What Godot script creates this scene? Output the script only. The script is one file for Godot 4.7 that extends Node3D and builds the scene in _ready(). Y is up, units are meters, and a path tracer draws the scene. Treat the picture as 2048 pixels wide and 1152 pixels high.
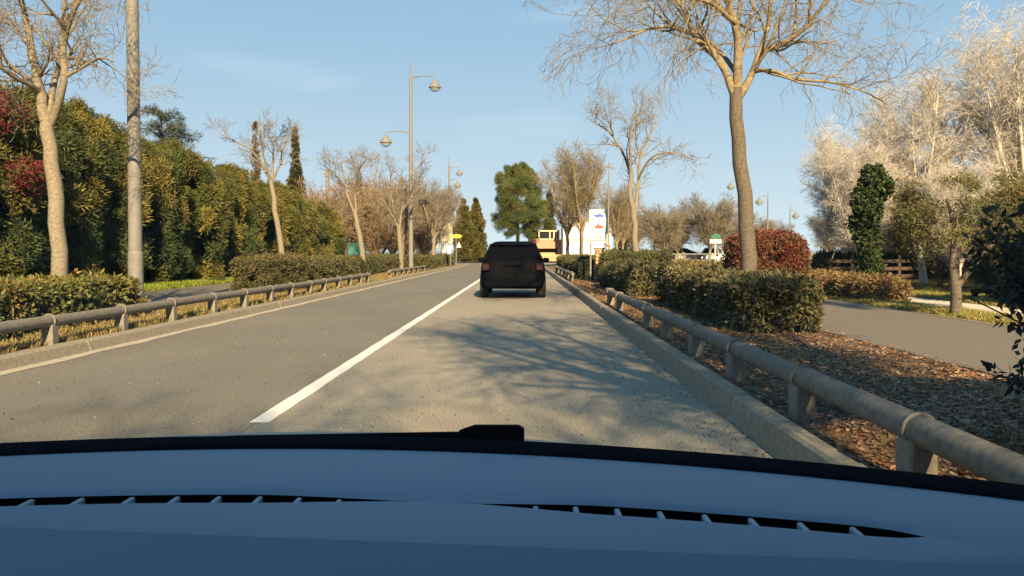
extends Node3D
# A straight road seen through the windscreen of a car in low winter sun.
# Road along -Z; camera 1.25 m above the road at x = 0.

var M := {}
var used := {}
var GL := 0.13   # verge level left of the road
var GR := 0.15   # verge level right of the road

# ---------------------------------------------------------------- mesh builder
class MB:
	var v := PackedVector3Array()
	var n := PackedVector3Array()
	var c := PackedColorArray()
	var ix := PackedInt32Array()
	var col := Color(1, 1, 1)

	func quad(a: Vector3, b: Vector3, d: Vector3, e: Vector3):
		var nn := (d - a).cross(b - a)
		if nn.length_squared() < 1e-16:
			nn = (e - a).cross(d - a)
		nn = nn.normalized()
		var s := v.size()
		v.append(a); v.append(b); v.append(d); v.append(e)
		for k in 4:
			n.append(nn); c.append(col)
		ix.append_array(PackedInt32Array([s, s + 1, s + 2, s, s + 2, s + 3]))

	func tri(a: Vector3, b: Vector3, d: Vector3):
		var nn := (d - a).cross(b - a).normalized()
		var s := v.size()
		v.append(a); v.append(b); v.append(d)
		for k in 3:
			n.append(nn); c.append(col)
		ix.append_array(PackedInt32Array([s, s + 1, s + 2]))

	# box with chamfered vertical and horizontal edges
	func box(ce: Vector3, sz: Vector3, ch := 0.0, t := Transform3D.IDENTITY):
		var h := sz * 0.5
		ch = min(ch, min(h.x, min(h.y, h.z)) * 0.9)
		var rings := []
		var ys := [-h.y, -h.y + ch, h.y - ch, h.y] if ch > 0.0 else [-h.y, h.y]
		for k in ys.size():
			var inn: float = ch if (ch > 0.0 and (k == 0 or k == 3)) else 0.0
			var x := h.x - inn
			var z := h.z - inn
			var r := []
			if ch > 0.0:
				r = [Vector3(-x + ch, ys[k], -z), Vector3(x - ch, ys[k], -z), Vector3(x, ys[k], -z + ch), Vector3(x, ys[k], z - ch), Vector3(x - ch, ys[k], z), Vector3(-x + ch, ys[k], z), Vector3(-x, ys[k], z - ch), Vector3(-x, ys[k], -z + ch)]
			else:
				r = [Vector3(-x, ys[k], -z), Vector3(x, ys[k], -z), Vector3(x, ys[k], z), Vector3(-x, ys[k], z)]
			for j in r.size():
				r[j] = t * (r[j] + ce)
			rings.append(r)
		for k in rings.size() - 1:
			var a: Array = rings[k]
			var b: Array = rings[k + 1]
			for j in a.size():
				var j2 := (j + 1) % a.size()
				quad(a[j], a[j2], b[j2], b[j])
		cap(rings[0], false)
		cap(rings[-1], true)

	func cap(r: Array, up: bool):
		var ce := Vector3.ZERO
		for p in r:
			ce += p
		ce /= r.size()
		for j in r.size():
			var j2 := (j + 1) % r.size()
			if up:
				tri(ce, r[j], r[j2])
			else:
				tri(ce, r[j2], r[j])

	# smooth tube along points with a radius at each
	func tube(p: Array, r: Array, sides: int, capped := false):
		var up := Vector3.UP
		var d0: Vector3 = (p[1] - p[0]).normalized()
		if abs(d0.y) > 0.9:
			up = Vector3.RIGHT
		var a := up.cross(d0).normalized()
		var s0 := v.size()
		var m := p.size()
		for k in m:
			var d: Vector3
			if k == 0:
				d = d0
			elif k == m - 1:
				d = (p[k] - p[k - 1]).normalized()
			else:
				d = (p[k + 1] - p[k - 1]).normalized()
			a = (a - d * a.dot(d)).normalized()
			var b := d.cross(a)
			for j in sides:
				var an := TAU * j / sides
				var o := a * cos(an) + b * sin(an)
				v.append(p[k] + o * r[k])
				n.append(o); c.append(col)
		for k in m - 1:
			for j in sides:
				var j2 := (j + 1) % sides
				var q := s0 + k * sides
				ix.append_array(PackedInt32Array([q + j, q + sides + j, q + sides + j2, q + j, q + sides + j2, q + j2]))
		if capped:
			for e in [0, m - 1]:
				var ring := []
				for j in sides:
					ring.append(v[s0 + e * sides + j])
				cap(ring, e == 0)

	# surface of revolution round the Y axis at o; prof = [Vector2(radius, y)]
	func lathe(o: Vector3, prof: Array, sides: int):
		for k in prof.size() - 1:
			var a: Vector2 = prof[k]
			var b: Vector2 = prof[k + 1]
			var nr := Vector2(b.y - a.y, a.x - b.x).normalized()
			var s := v.size()
			for j in sides + 1:
				var an := TAU * j / sides
				var e := Vector3(cos(an), 0, sin(an))
				v.append(o + e * a.x + Vector3.UP * a.y); v.append(o + e * b.x + Vector3.UP * b.y)
				var nn := (e * nr.x + Vector3.UP * nr.y).normalized()
				n.append(nn); n.append(nn); c.append(col); c.append(col)
			for j in sides:
				var q := s + j * 2
				ix.append_array(PackedInt32Array([q, q + 3, q + 1, q, q + 2, q + 3]))

	# skin over rings of equal size, smooth along the ring and between rings
	func skin(rings: Array, closed := true):
		var s := v.size()
		var m: int = rings[0].size()
		for k in rings.size():
			for j in m:
				var du: Vector3
				if closed:
					du = rings[k][(j + 1) % m] - rings[k][(j - 1 + m) % m]
				else:
					du = rings[k][min(j + 1, m - 1)] - rings[k][max(j - 1, 0)]
				var dv: Vector3 = rings[min(k + 1, rings.size() - 1)][j] - rings[max(k - 1, 0)][j]
				v.append(rings[k][j]); n.append(du.cross(dv).normalized()); c.append(col)
		for k in rings.size() - 1:
			for j in (m if closed else m - 1):
				var j2 := (j + 1) % m
				var q := s + k * m
				ix.append_array(PackedInt32Array([q + j, q + m + j, q + m + j2, q + j, q + m + j2, q + j2]))

	func mesh() -> ArrayMesh:
		var a := []
		a.resize(Mesh.ARRAY_MAX)
		a[Mesh.ARRAY_VERTEX] = v
		a[Mesh.ARRAY_NORMAL] = n
		a[Mesh.ARRAY_COLOR] = c
		a[Mesh.ARRAY_INDEX] = ix
		var o := ArrayMesh.new()
		o.add_surface_from_arrays(Mesh.PRIMITIVE_TRIANGLES, a)
		return o

# ---------------------------------------------------------------- nodes
func numbered(s: String) -> String:
	var k: int = used.get(s, 0)
	used[s] = k + 1
	return s if k == 0 else "%s_%03d" % [s, k]

func tag(o: Node, label: String, category: String, group := "", kind := ""):
	if label != "": o.set_meta("label", label)
	if category != "": o.set_meta("category", category)
	if group != "": o.set_meta("group", group)
	if kind != "": o.set_meta("kind", kind)
	return o

func thing(called: String, label: String, category: String, at := Vector3.ZERO, turn := 0.0, group := "") -> Node3D:
	var o := Node3D.new()
	o.name = numbered(called)
	add_child(o)
	o.position = at
	o.rotation.y = turn
	tag(o, label, category, group)
	return o

func put(called: String, mesh: Mesh, m: Material, parent: Node = self, at := Vector3.ZERO) -> MeshInstance3D:
	var o := MeshInstance3D.new()
	o.name = numbered(called) if parent == self else called
	o.mesh = mesh
	o.material_override = m
	o.position = at
	parent.add_child(o, true)
	return o

func struct(called: String, mesh: Mesh, m: Material) -> MeshInstance3D:
	var o := put(called, mesh, m)
	o.set_meta("kind", "structure")
	return o

func many(called: String, mesh: Mesh, m: Material, tr: Array, cols: Array, parent: Node = self) -> MultiMeshInstance3D:
	var mm := MultiMesh.new()
	mm.transform_format = MultiMesh.TRANSFORM_3D
	mm.use_colors = true
	mm.mesh = mesh
	mm.instance_count = tr.size()
	for k in tr.size():
		mm.set_instance_transform(k, tr[k])
		mm.set_instance_color(k, cols[k])
	var o := MultiMeshInstance3D.new()
	o.name = numbered(called) if parent == self else called
	o.multimesh = mm
	o.material_override = m
	o.set_meta("kind", "stuff")
	parent.add_child(o, true)
	return o

func copy(src: Node3D, at: Vector3, turn: float, sc: float, label: String) -> Node3D:
	var base: String = src.get_meta("base_name", src.name)
	var o: Node3D = src.duplicate()
	o.name = numbered(base)
	add_child(o)
	o.position = at
	o.rotation = Vector3(0, turn, 0)
	o.scale = Vector3.ONE * sc
	o.set_meta("label", label)
	return o

func rng(s: int) -> RandomNumberGenerator:
	var r := RandomNumberGenerator.new()
	r.seed = s * 7919 + 13
	return r

func rdir(r: RandomNumberGenerator) -> Vector3:
	var z := r.randf_range(-1, 1)
	var a := r.randf() * TAU
	var q := sqrt(1 - z * z)
	return Vector3(q * cos(a), z, q * sin(a))

# ---------------------------------------------------------------- materials
func lin(c: Array) -> Color:
	return Color(c[0], c[1], c[2]).linear_to_srgb()

# seamless noise picture that runs through colour stops given as [position, linear rgb]
func ntex(sd: int, freq: float, oct: int, stops: Array, size := 256, kind := FastNoiseLite.TYPE_SIMPLEX_SMOOTH, squeeze := 1.0) -> ImageTexture:
	var f := FastNoiseLite.new()
	f.seed = sd
	f.frequency = freq
	f.noise_type = kind
	f.fractal_octaves = oct
	f.fractal_gain = 0.6
	var im := f.get_seamless_image(size, int(size * squeeze))
	im.convert(Image.FORMAT_L8)
	var src := im.get_data()
	var lut := []
	for k in 256:
		var t := k / 255.0
		var cc: Array = stops[-1][1]
		for s in stops.size() - 1:
			if t <= stops[s + 1][0]:
				var u: float = clamp((t - stops[s][0]) / (stops[s + 1][0] - stops[s][0]), 0, 1)
				cc = [lerpf(stops[s][1][0], stops[s + 1][1][0], u), lerpf(stops[s][1][1], stops[s + 1][1][1], u), lerpf(stops[s][1][2], stops[s + 1][1][2], u)]
				break
		var q := lin(cc)
		lut.append([int(q.r * 255), int(q.g * 255), int(q.b * 255)])
	var out := PackedByteArray()
	out.resize(src.size() * 3)
	for k in src.size():
		var q: Array = lut[src[k]]
		out[k * 3] = q[0]; out[k * 3 + 1] = q[1]; out[k * 3 + 2] = q[2]
	var im2 := Image.create_from_data(im.get_width(), im.get_height(), false, Image.FORMAT_RGB8, out)
	im2.generate_mipmaps()
	return ImageTexture.create_from_image(im2)

func mat(c: Array, rough := 0.8, tex: Texture2D = null, per_m := 1.0, vcol := false) -> StandardMaterial3D:
	var m := StandardMaterial3D.new()
	m.albedo_color = lin(c)
	m.roughness = rough
	m.metallic_specular = 0.35
	m.cull_mode = BaseMaterial3D.CULL_DISABLED
	if tex:
		m.albedo_texture = tex
		m.uv1_triplanar = true
		m.uv1_world_triplanar = true
		m.uv1_scale = Vector3.ONE * per_m
	if vcol:
		m.vertex_color_use_as_albedo = true
	return m

func leafmat(rough: float, back: float) -> StandardMaterial3D:
	var m := mat([1, 1, 1], rough, null, 1.0, true)
	m.metallic_specular = 0.25
	m.backlight_enabled = true
	m.backlight = Color(back, back, back * 0.5)
	return m

func make_materials():
	M.asphalt = mat([1, 1, 1], 0.9, ntex(3, 0.11, 4, [[0.0, [0.18, 0.17, 0.16]], [0.25, [0.42, 0.41, 0.38]], [0.42, [0.80, 0.78, 0.75]], [0.6, [0.92, 0.90, 0.87]], [0.78, [1.0, 1.0, 0.98]], [1.0, [1.0, 1.0, 1.0]]], 1024), 0.36, true)
	M.asphalt.metallic_specular = 0.25
	M.path = mat([0.178, 0.152, 0.115], 0.9, ntex(5, 0.09, 4, [[0.0, [0.6, 0.6, 0.6]], [1.0, [1, 1, 1]]], 512), 0.5)
	M.paint = mat([1, 1, 1], 0.7, ntex(7, 0.05, 5, [[0.0, [0.40, 0.38, 0.33]], [0.22, [0.66, 0.63, 0.54]], [0.5, [0.64, 0.61, 0.53]], [1.0, [0.70, 0.67, 0.59]]], 512), 0.9)
	M.kerb = mat([0.78, 0.74, 0.66], 0.9, ntex(9, 0.035, 5, [[0.0, [0.20, 0.17, 0.13]], [0.5, [0.31, 0.275, 0.22]], [1.0, [0.40, 0.36, 0.29]]], 512), 0.7)
	M.gutter = mat([0.95, 0.95, 0.93], 0.9, ntex(10, 0.03, 5, [[0.0, [0.26, 0.21, 0.15]], [0.5, [0.38, 0.32, 0.24]], [1.0, [0.46, 0.40, 0.31]]], 512), 0.6)
	M.footpath = mat([1, 1, 1], 0.9, ntex(14, 0.03, 5, [[0.0, [0.40, 0.34, 0.25]], [0.5, [0.52, 0.45, 0.34]], [1.0, [0.60, 0.53, 0.41]]], 256), 0.6)
	M.wood = mat([0.62, 0.64, 0.66], 0.85, ntex(11, 0.03, 4, [[0.0, [0.15, 0.12, 0.09]], [0.5, [0.25, 0.21, 0.16]], [1.0, [0.34, 0.29, 0.22]]], 256), 1.6)
	M.post = mat([0.52, 0.53, 0.54], 0.85, ntex(12, 0.04, 4, [[0.0, [0.26, 0.22, 0.16]], [0.5, [0.38, 0.33, 0.25]], [1.0, [0.47, 0.42, 0.33]]], 256), 2.0)
	M.ground = mat([1, 1, 1], 1.0, ntex(13, 0.06, 5, [[0.0, [0.5, 0.45, 0.4]], [0.5, [0.85, 0.82, 0.78]], [1.0, [1, 1, 1]]], 512), 0.8, true)
	M.bark = mat([0.60, 0.61, 0.63], 0.9, ntex(15, 0.03, 4, [[0.0, [0.17, 0.13, 0.09]], [0.45, [0.31, 0.25, 0.17]], [0.75, [0.40, 0.33, 0.22]], [1.0, [0.46, 0.40, 0.29]]], 256), 2.2)
	M.bark_grey = mat([0.46, 0.46, 0.47], 0.9, ntex(16, 0.03, 4, [[0.0, [0.10, 0.08, 0.06]], [0.45, [0.21, 0.17, 0.125]], [0.75, [0.28, 0.23, 0.16]], [1.0, [0.36, 0.31, 0.22]]], 256), 2.2)
	M.bark_gold = mat([0.66, 0.66, 0.66], 0.9, ntex(17, 0.03, 4, [[0.0, [0.16, 0.11, 0.07]], [0.45, [0.30, 0.23, 0.14]], [0.75, [0.42, 0.33, 0.17]], [1.0, [0.45, 0.39, 0.26]]], 256), 1.4)
	M.bark_white = mat([0.66, 0.61, 0.54], 0.9, ntex(18, 0.03, 4, [[0.0, [0.55, 0.5, 0.45]], [1.0, [1, 1, 1]]], 256), 1.5)
	M.bark_brown = mat([0.30, 0.205, 0.12], 0.9, ntex(19, 0.03, 4, [[0.0, [0.5, 0.5, 0.5]], [1.0, [1, 1, 1]]], 256), 0.6)
	M.bark_dark = mat([0.07, 0.05, 0.035], 0.95)
	M.leaf = leafmat(0.55, 0.35)
	M.conifer = leafmat(0.7, 0.25)
	M.pole = mat([0.8, 0.81, 0.84], 0.6, ntex(21, 0.02, 4, [[0.0, [0.17, 0.155, 0.135]], [1.0, [0.26, 0.24, 0.21]]], 256), 1.2)
	M.metal = mat([0.17, 0.16, 0.14], 0.6)
	M.lampglass = mat([0.45, 0.45, 0.43], 0.15)
	M.lampglass.transparency = BaseMaterial3D.TRANSPARENCY_ALPHA
	M.lampglass.albedo_color.a = 0.45
	M.yellow = mat([0.62, 0.45, 0.06], 0.6)
	M.cream = mat([0.62, 0.53, 0.33], 0.7, ntex(23, 0.03, 3, [[0.0, [0.85, 0.85, 0.85]], [1.0, [1, 1, 1]]], 128), 0.8)
	M.pink = mat([0.50, 0.25, 0.17], 0.8, ntex(24, 0.03, 4, [[0.0, [0.8, 0.8, 0.8]], [1.0, [1, 1, 1]]], 128), 0.5)
	M.beige = mat([0.45, 0.33, 0.19], 0.9, ntex(25, 0.03, 4, [[0.0, [0.75, 0.75, 0.75]], [1.0, [1, 1, 1]]], 128), 0.5)
	M.white = mat([0.60, 0.59, 0.565], 0.7, ntex(26, 0.02, 4, [[0.0, [0.9, 0.9, 0.9]], [1.0, [1, 1, 1]]], 128), 0.3)
	M.sign = mat([0.60, 0.585, 0.54], 0.5)
	M.blue = mat([0.05, 0.11, 0.42], 0.5)
	M.red = mat([0.45, 0.07, 0.04], 0.6)
	M.brick = mat([0.36, 0.16, 0.10], 0.9, ntex(27, 0.06, 4, [[0.0, [0.7, 0.7, 0.7]], [1.0, [1, 1, 1]]], 128), 1.5)
	M.tile = mat([0.34, 0.14, 0.07], 0.9)
	M.tan = mat([0.22, 0.125, 0.075], 0.9)
	M.teal = mat([0.05, 0.16, 0.14], 0.6)
	M.green = mat([0.03, 0.13, 0.07], 0.6)
	M.ink = mat([0.03, 0.03, 0.035], 0.6)
	M.glass = mat([0.02, 0.025, 0.03], 0.08)
	M.glass.metallic_specular = 0.5
	M.tyre = mat([0.015, 0.015, 0.016], 0.85)
	M.rim = mat([0.20, 0.20, 0.21], 0.4)
	M.black_paint = mat([0.004, 0.004, 0.0045], 0.45)
	M.black_paint.metallic_specular = 0.06
	M.black_glass = mat([0.003, 0.003, 0.004], 0.25)
	M.black_glass.metallic_specular = 0.12
	M.black_trim = mat([0.004, 0.004, 0.005], 0.7)
	M.black_trim.metallic_specular = 0.06
	M.tail = mat([0.02, 0.002, 0.002], 0.4)
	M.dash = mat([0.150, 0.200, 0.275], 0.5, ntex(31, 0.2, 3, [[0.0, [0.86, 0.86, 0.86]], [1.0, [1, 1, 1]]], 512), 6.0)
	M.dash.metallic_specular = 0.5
	M.trim_black = mat([0.006, 0.006, 0.008], 0.9)
	M.trim_black.metallic_specular = 0.1
	M.vent_rib = mat([0.36, 0.39, 0.44], 0.6)
	M.cloth = mat([0.05, 0.05, 0.055], 0.95)
	M.silver = mat([0.30, 0.29, 0.27], 0.35)
	M.screen = mat([1, 1, 1], 0.0)
	M.screen.transparency = BaseMaterial3D.TRANSPARENCY_ALPHA
	M.screen.albedo_color = Color(0.9, 0.95, 0.95, 0.02)
	M.screen.metallic_specular = 0.3

# ---------------------------------------------------------------- leaf clumps
func leaf_clump(sd: int, cnt: int, rad: float, ll: float, lw: float, upward := 0.0) -> ArrayMesh:
	var r := rng(sd)
	var b := MB.new()
	for k in cnt:
		var d := (rdir(r) + Vector3.UP * upward).normalized()
		var s := d * rad * r.randf_range(0.0, 0.75)
		var e := (d + rdir(r) * 0.7).normalized()
		var side := e.cross(rdir(r)).normalized()
		var nn := side.cross(e)
		var l := ll * r.randf_range(0.7, 1.25)
		var w := lw * r.randf_range(0.7, 1.25)
		var mid := s + e * l * 0.45 - nn * w * 0.2
		b.tri(s, mid + side * w * 0.5 + nn * w * 0.2, s + e * l)
		b.tri(s, s + e * l, mid - side * w * 0.5 + nn * w * 0.2)
	return b.mesh()

func pick(r: RandomNumberGenerator, pal: Array, vary := 0.3) -> Color:
	var a: Array = pal[r.randi() % pal.size()]
	var q := r.randf_range(1.0 - vary, 1.0 + vary)
	return Color(a[0] * q, a[1] * q, a[2] * q)

func rbasis(r: RandomNumberGenerator, s: float) -> Basis:
	return Basis(rdir(r), r.randf() * TAU).scaled(Vector3.ONE * s)

# ---------------------------------------------------------------- bare trees
func sidesof(q: float) -> int:
	return 10 if q > 0.07 else (6 if q > 0.025 else (4 if q > 0.011 else 3))

func grow(b: MB, p: Vector3, d: Vector3, ln: float, q: float, lvl: int, P: Dictionary, r: RandomNumberGenerator):
	var sg: int = P.seg[lvl]
	var pts := [p]
	var rad := [q]
	for k in sg:
		d = (d + rdir(r) * P.wig[lvl] + Vector3.UP * P.up[lvl]).normalized()
		p = p + d * (ln / sg)
		pts.append(p)
		rad.append(max(q * (1.0 - 0.8 * (k + 1.0) / sg), P.tip))
	b.tube(pts, rad, sidesof(q))
	if lvl + 1 < P.n.size():
		spawn(b, pts, rad, lvl + 1, P, r, ln)

func spawn(b: MB, pts: Array, rad: Array, lvl: int, P: Dictionary, r: RandomNumberGenerator, ln: float):
	var cnt: int = P.n[lvl]
	for k in cnt:
		var t: float = lerpf(P.t0[lvl], 1.0, (k + r.randf()) / cnt)
		var f := t * (pts.size() - 1)
		var i: int = min(int(f), pts.size() - 2)
		var a := f - i
		var pos: Vector3 = pts[i].lerp(pts[i + 1], a)
		var dir: Vector3 = (pts[i + 1] - pts[i]).normalized()
		var q: float = lerp(rad[i], rad[i + 1], a)
		var perp := (rdir(r)).cross(dir).normalized()
		var ang: float = deg_to_rad(P.ang[lvl]) * r.randf_range(0.6, 1.35)
		var l: float = P.len[lvl] * r.randf_range(0.55, 1.2) * (1.15 - 0.45 * t)
		grow(b, pos, dir * cos(ang) + perp * sin(ang), l, clamp(q * 0.65, P.tip, P.r[lvl]), lvl, P, r)

# paths: [points, start radius, end radius]; the first is the trunk
func bare_tree(called: String, label: String, group: String, at: Vector3, paths: Array, P: Dictionary, sd: int, m_trunk: Material, m_limb: Material, turn := 0.0) -> Node3D:
	var t := thing(called, label, "tree", at, turn, group)
	t.set_meta("base_name", called)
	var r := rng(sd)
	var bt := MB.new()
	var bb := MB.new()
	for k in paths.size():
		var pts: Array = smooth(paths[k][0], r, paths[k][1])
		var rad := []
		for j in pts.size():
			rad.append(lerp(float(paths[k][1]), float(paths[k][2]), float(j) / (pts.size() - 1)))
		if k == 0:
			pts.push_front(pts[0] - Vector3(0, 0.25, 0)); rad.push_front(rad[0] * 1.25)
			rad[1] *= 1.12
			bt.tube(pts, rad, 12)
		else:
			bb.tube(pts, rad, sidesof(paths[k][1]))
			spawn(bb, pts, rad, 0, P, r, 1.0)
	put("trunk", bt.mesh(), m_trunk, t)
	put("branches", bb.mesh(), m_limb, t)
	return t

func smooth(p: Array, r: RandomNumberGenerator, q: float) -> Array:
	var o := []
	var m := p.size()
	for i in m - 1:
		var p0: Vector3 = p[max(i - 1, 0)]
		var p3: Vector3 = p[min(i + 2, m - 1)]
		for k in 3:
			var x: Vector3 = p[i].cubic_interpolate(p[i + 1], p0, p3, k / 3.0)
			if i + k > 0:
				x += rdir(r) * q * 0.25
			o.append(x)
	o.append(p[m - 1])
	return o

# a procedural tree skeleton: trunk to fork height, then limbs rising to a crown of a given half-width
func skeleton(sd: int, fork: float, top: float, half: float, q: float, limbs: int) -> Array:
	var r := rng(sd)
	var lean := Vector3(r.randf_range(-0.2, 0.2), 0, r.randf_range(-0.2, 0.2))
	var out := [[[Vector3.ZERO, Vector3(0, fork * 0.5, 0) + lean * 0.3, Vector3(0, fork, 0) + lean], q, q * 0.75]]
	for k in limbs:
		var a := TAU * (k + r.randf() * 0.6) / limbs
		var o := Vector3(cos(a), 0, sin(a))
		var w := half * r.randf_range(0.45, 0.85)
		var h := r.randf_range(0.75, 1.0)
		var s := Vector3(0, fork * r.randf_range(0.8, 1.0), 0) + lean * 0.9
		out.append([[s, s + o * w * 0.4 + Vector3.UP * (top - fork) * 0.3 * h, s + o * w * 0.75 + Vector3.UP * (top - fork) * 0.62 * h, s + o * w + Vector3.UP * (top - fork) * 0.9 * h], q * 0.55, q * 0.15])
	return out

# ---------------------------------------------------------------- evergreens
# t from 0 at the foot to 1 at the top -> radius
func crown_points(r: RandomNumberGenerator, prof: Array, y0: float, h: float, lobes: int, per: int, ls: float, tall: float, clump: float, pal: Array, tr: Array, cols: Array, offset := Vector3.ZERO):
	for k in lobes:
		var t := pow(r.randf(), 0.9)
		var f := t * (prof.size() - 1)
		var i: int = min(int(f), prof.size() - 2)
		var rad: float = lerp(float(prof[i]), float(prof[i + 1]), f - i)
		var a := r.randf() * TAU
		var q := rad * sqrt(r.randf_range(0.25, 1.0))
		var s := ls * r.randf_range(0.6, 1.25) * lerpf(0.3, 1.0, rad / float(prof.max()))
		var ce := offset + Vector3(cos(a) * q, y0 + t * h, sin(a) * q)
		var base := pick(r, pal, 0.25)
		for j in per:
			var d := rdir(r)
			var p := ce + Vector3(d.x, d.y * tall, d.z) * s * pow(r.randf(), 0.4)
			var ax := (d + Vector3(cos(a), 0.7, sin(a)) * 0.8).normalized()
			var bs := Basis(Quaternion(Vector3.UP, ax)) * Basis(Vector3.UP, r.randf() * TAU)
			tr.append(Transform3D(bs.scaled(Vector3.ONE * clump * r.randf_range(0.7, 1.3) * lerpf(0.55, 1.0, rad / float(prof.max()))), p))
			var v := r.randf_range(0.75, 1.25)
			cols.append(Color(base.r * v, base.g * v, base.b * v))

func evergreen(called: String, label: String, group: String, at: Vector3, prof: Array, y0: float, h: float, lobes: int, per: int, ls: float, tall: float, clump_mesh: Mesh, clump: float, pal: Array, sd: int, trunk_r: float, m: Material = null) -> Node3D:
	var t := thing(called, label, "tree", at, 0.0, group)
	t.set_meta("base_name", called)
	var b := MB.new()
	b.tube([Vector3(0, -0.2, 0), Vector3(0.03, (y0 + h) * 0.5, 0.02), Vector3(0, y0 + h * 0.92, 0)], [trunk_r, trunk_r * 0.7, 0.02], 8)
	var r := rng(sd)
	for k in 10:
		var a := r.randf() * TAU
		var y := y0 + h * r.randf_range(0.05, 0.7)
		var w: float = prof[int(prof.size() * 0.4)] * 0.8
		b.tube([Vector3(0, y, 0), Vector3(cos(a) * w * 0.5, y + 0.15 * h * 0.3, sin(a) * w * 0.5), Vector3(cos(a) * w, y + 0.1 * h, sin(a) * w)], [trunk_r * 0.35, trunk_r * 0.25, 0.01], 4)
	put("trunk", b.mesh(), M.bark_dark, t)
	var tr := []
	var cols := []
	crown_points(r, prof, y0, h, lobes, per, ls, tall, clump, pal, tr, cols)
	many("crown", clump_mesh, M.conifer if m == null else m, tr, cols, t)
	return t

# clipped hedge: leaf clumps in the outer layer of a rounded block
func hedge(called: String, label: String, group: String, x0: float, x1: float, z0: float, z1: float, y0: float, h: float, clump_mesh: Mesh, clump: float, pal: Array, per_m2: float, sd: int, wob := 0.07, round_r := 0.15) -> Node3D:
	var ce := Vector3((x0 + x1) / 2, y0, (z0 + z1) / 2)
	var t := thing(called, label, "hedge", ce, 0.0, group)
	var r := rng(sd)
	var f := FastNoiseLite.new()
	f.seed = sd
	f.frequency = 0.9
	var hx := absf(x1 - x0) / 2
	var hz := absf(z1 - z0) / 2
	var areas := [4 * hx * hz, 2 * hx * h, 2 * hx * h, 2 * hz * h, 2 * hz * h]
	var total := 0.0
	for a in areas: total += a
	var tr := []
	var cols := []
	for k in int(total * per_m2):
		var u := r.randf() * total
		var fc := 0
		while u > areas[fc] and fc < 4:
			u -= areas[fc]
			fc += 1
		var p := Vector3(r.randf_range(-hx, hx), r.randf_range(0.03, h), r.randf_range(-hz, hz))
		var nn := Vector3.UP
		match fc:
			0: p.y = h
			1: p.z = hz; nn = Vector3(0, 0, 1)
			2: p.z = -hz; nn = Vector3(0, 0, -1)
			3: p.x = hx; nn = Vector3(1, 0, 0)
			4: p.x = -hx; nn = Vector3(-1, 0, 0)
		# round the edges
		var inner := Vector3(clamp(p.x, -hx + round_r, hx - round_r), min(p.y, h - round_r), clamp(p.z, -hz + round_r, hz - round_r))
		var o := p - inner
		if o.length() > round_r:
			p = inner + o.normalized() * round_r
			nn = o.normalized()
		p += nn * (f.get_noise_3dv((p + ce) * 1.7) * wob * 2.0 - 0.2 * pow(r.randf(), 1.6))
		if r.randf() < 0.02:
			p += nn * r.randf_range(0.02, 0.12)
		p.y = max(p.y, 0.02)
		tr.append(Transform3D(rbasis(r, clump * r.randf_range(0.75, 1.25)), p))
		var g := f.get_noise_3dv((p + ce) * 0.9 + Vector3(40, 0, 0)) * 0.5 + 0.5
		var i: int = clamp(int(g * pal.size() + r.randf_range(-0.8, 0.8)), 0, pal.size() - 1)
		var v := r.randf_range(0.7, 1.3)
		cols.append(Color(pal[i][0] * v, pal[i][1] * v, pal[i][2] * v))
	var b := MB.new()
	for k in int(max(hx * hz * 4 * 3, 6)):
		var p := Vector3(r.randf_range(-hx, hx) * 0.75, -0.05, r.randf_range(-hz, hz) * 0.95)
		for s in 3:
			var e := p + Vector3(r.randf_range(-0.25, 0.25), h * r.randf_range(0.6, 0.92), r.randf_range(-0.25, 0.25))
			e.x = clamp(e.x, -hx * 0.9, hx * 0.9)
			b.tube([p, p.lerp(e, 0.5) + rdir(r) * 0.05, e], [0.018, 0.012, 0.005], 4)
	put("stems", b.mesh(), M.bark_dark, t).set_meta("kind", "stuff")
	many("foliage", clump_mesh, M.leaf, tr, cols, t)
	return t

# ---------------------------------------------------------------- ground and road
var gn := FastNoiseLite.new()

func ground_color(x: float, z: float) -> Color:
	var a := gn.get_noise_2d(x * 6.0, z * 6.0) * 0.5 + 0.5
	var b := gn.get_noise_2d(x * 1.3 + 90, z * 1.3) * 0.5 + 0.5
	var straw := Vector3(0.27, 0.20, 0.085)
	var grass := Vector3(0.13, 0.135, 0.03)
	var litter := Vector3(0.20, 0.115, 0.055)
	var earth := Vector3(0.14, 0.10, 0.065)
	var q: Vector3
	if x > 1.6 and x < 4.25 and z > -40.0:
		q = earth.lerp(litter, smoothstep(0.3, 0.6, a))
	elif x > 7.0:
		q = straw.lerp(grass, smoothstep(0.40, 0.68, b * 0.6 + a * 0.4))
	elif x < -10.6:
		q = grass.lerp(earth, smoothstep(0.55, 0.8, a))
	else:
		q = straw.lerp(earth, smoothstep(0.35, 0.65, a)).lerp(grass, smoothstep(0.5, 0.75, b))
	q *= 0.8 + 0.4 * a
	return Color(q.x, q.y, q.z)

func ground_height(x: float, z: float) -> float:
	var y := GL if x < 0.0 else GR
	var w := 1.0
	if x < -8.0 and x > -10.9: w = 0.0
	if x > 4.05 and x < 7.25: w = 0.0
	if absf(x) > 60.0 or z < -70.0: w = 0.0
	return y + w * (gn.get_noise_2d(x * 9.0, z * 9.0) * 0.025 - 0.005)

func in_road(x: float, z: float) -> bool:
	if z < -84.0 and z > -97.0: return true
	if z > -84.0:
		var xr := 1.70
		if z < -70.0: xr = 1.7 + pow((-70.0 - z) / 14.0, 2.0) * 9.0
		return x > -5.68 and x < xr
	return false

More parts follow.
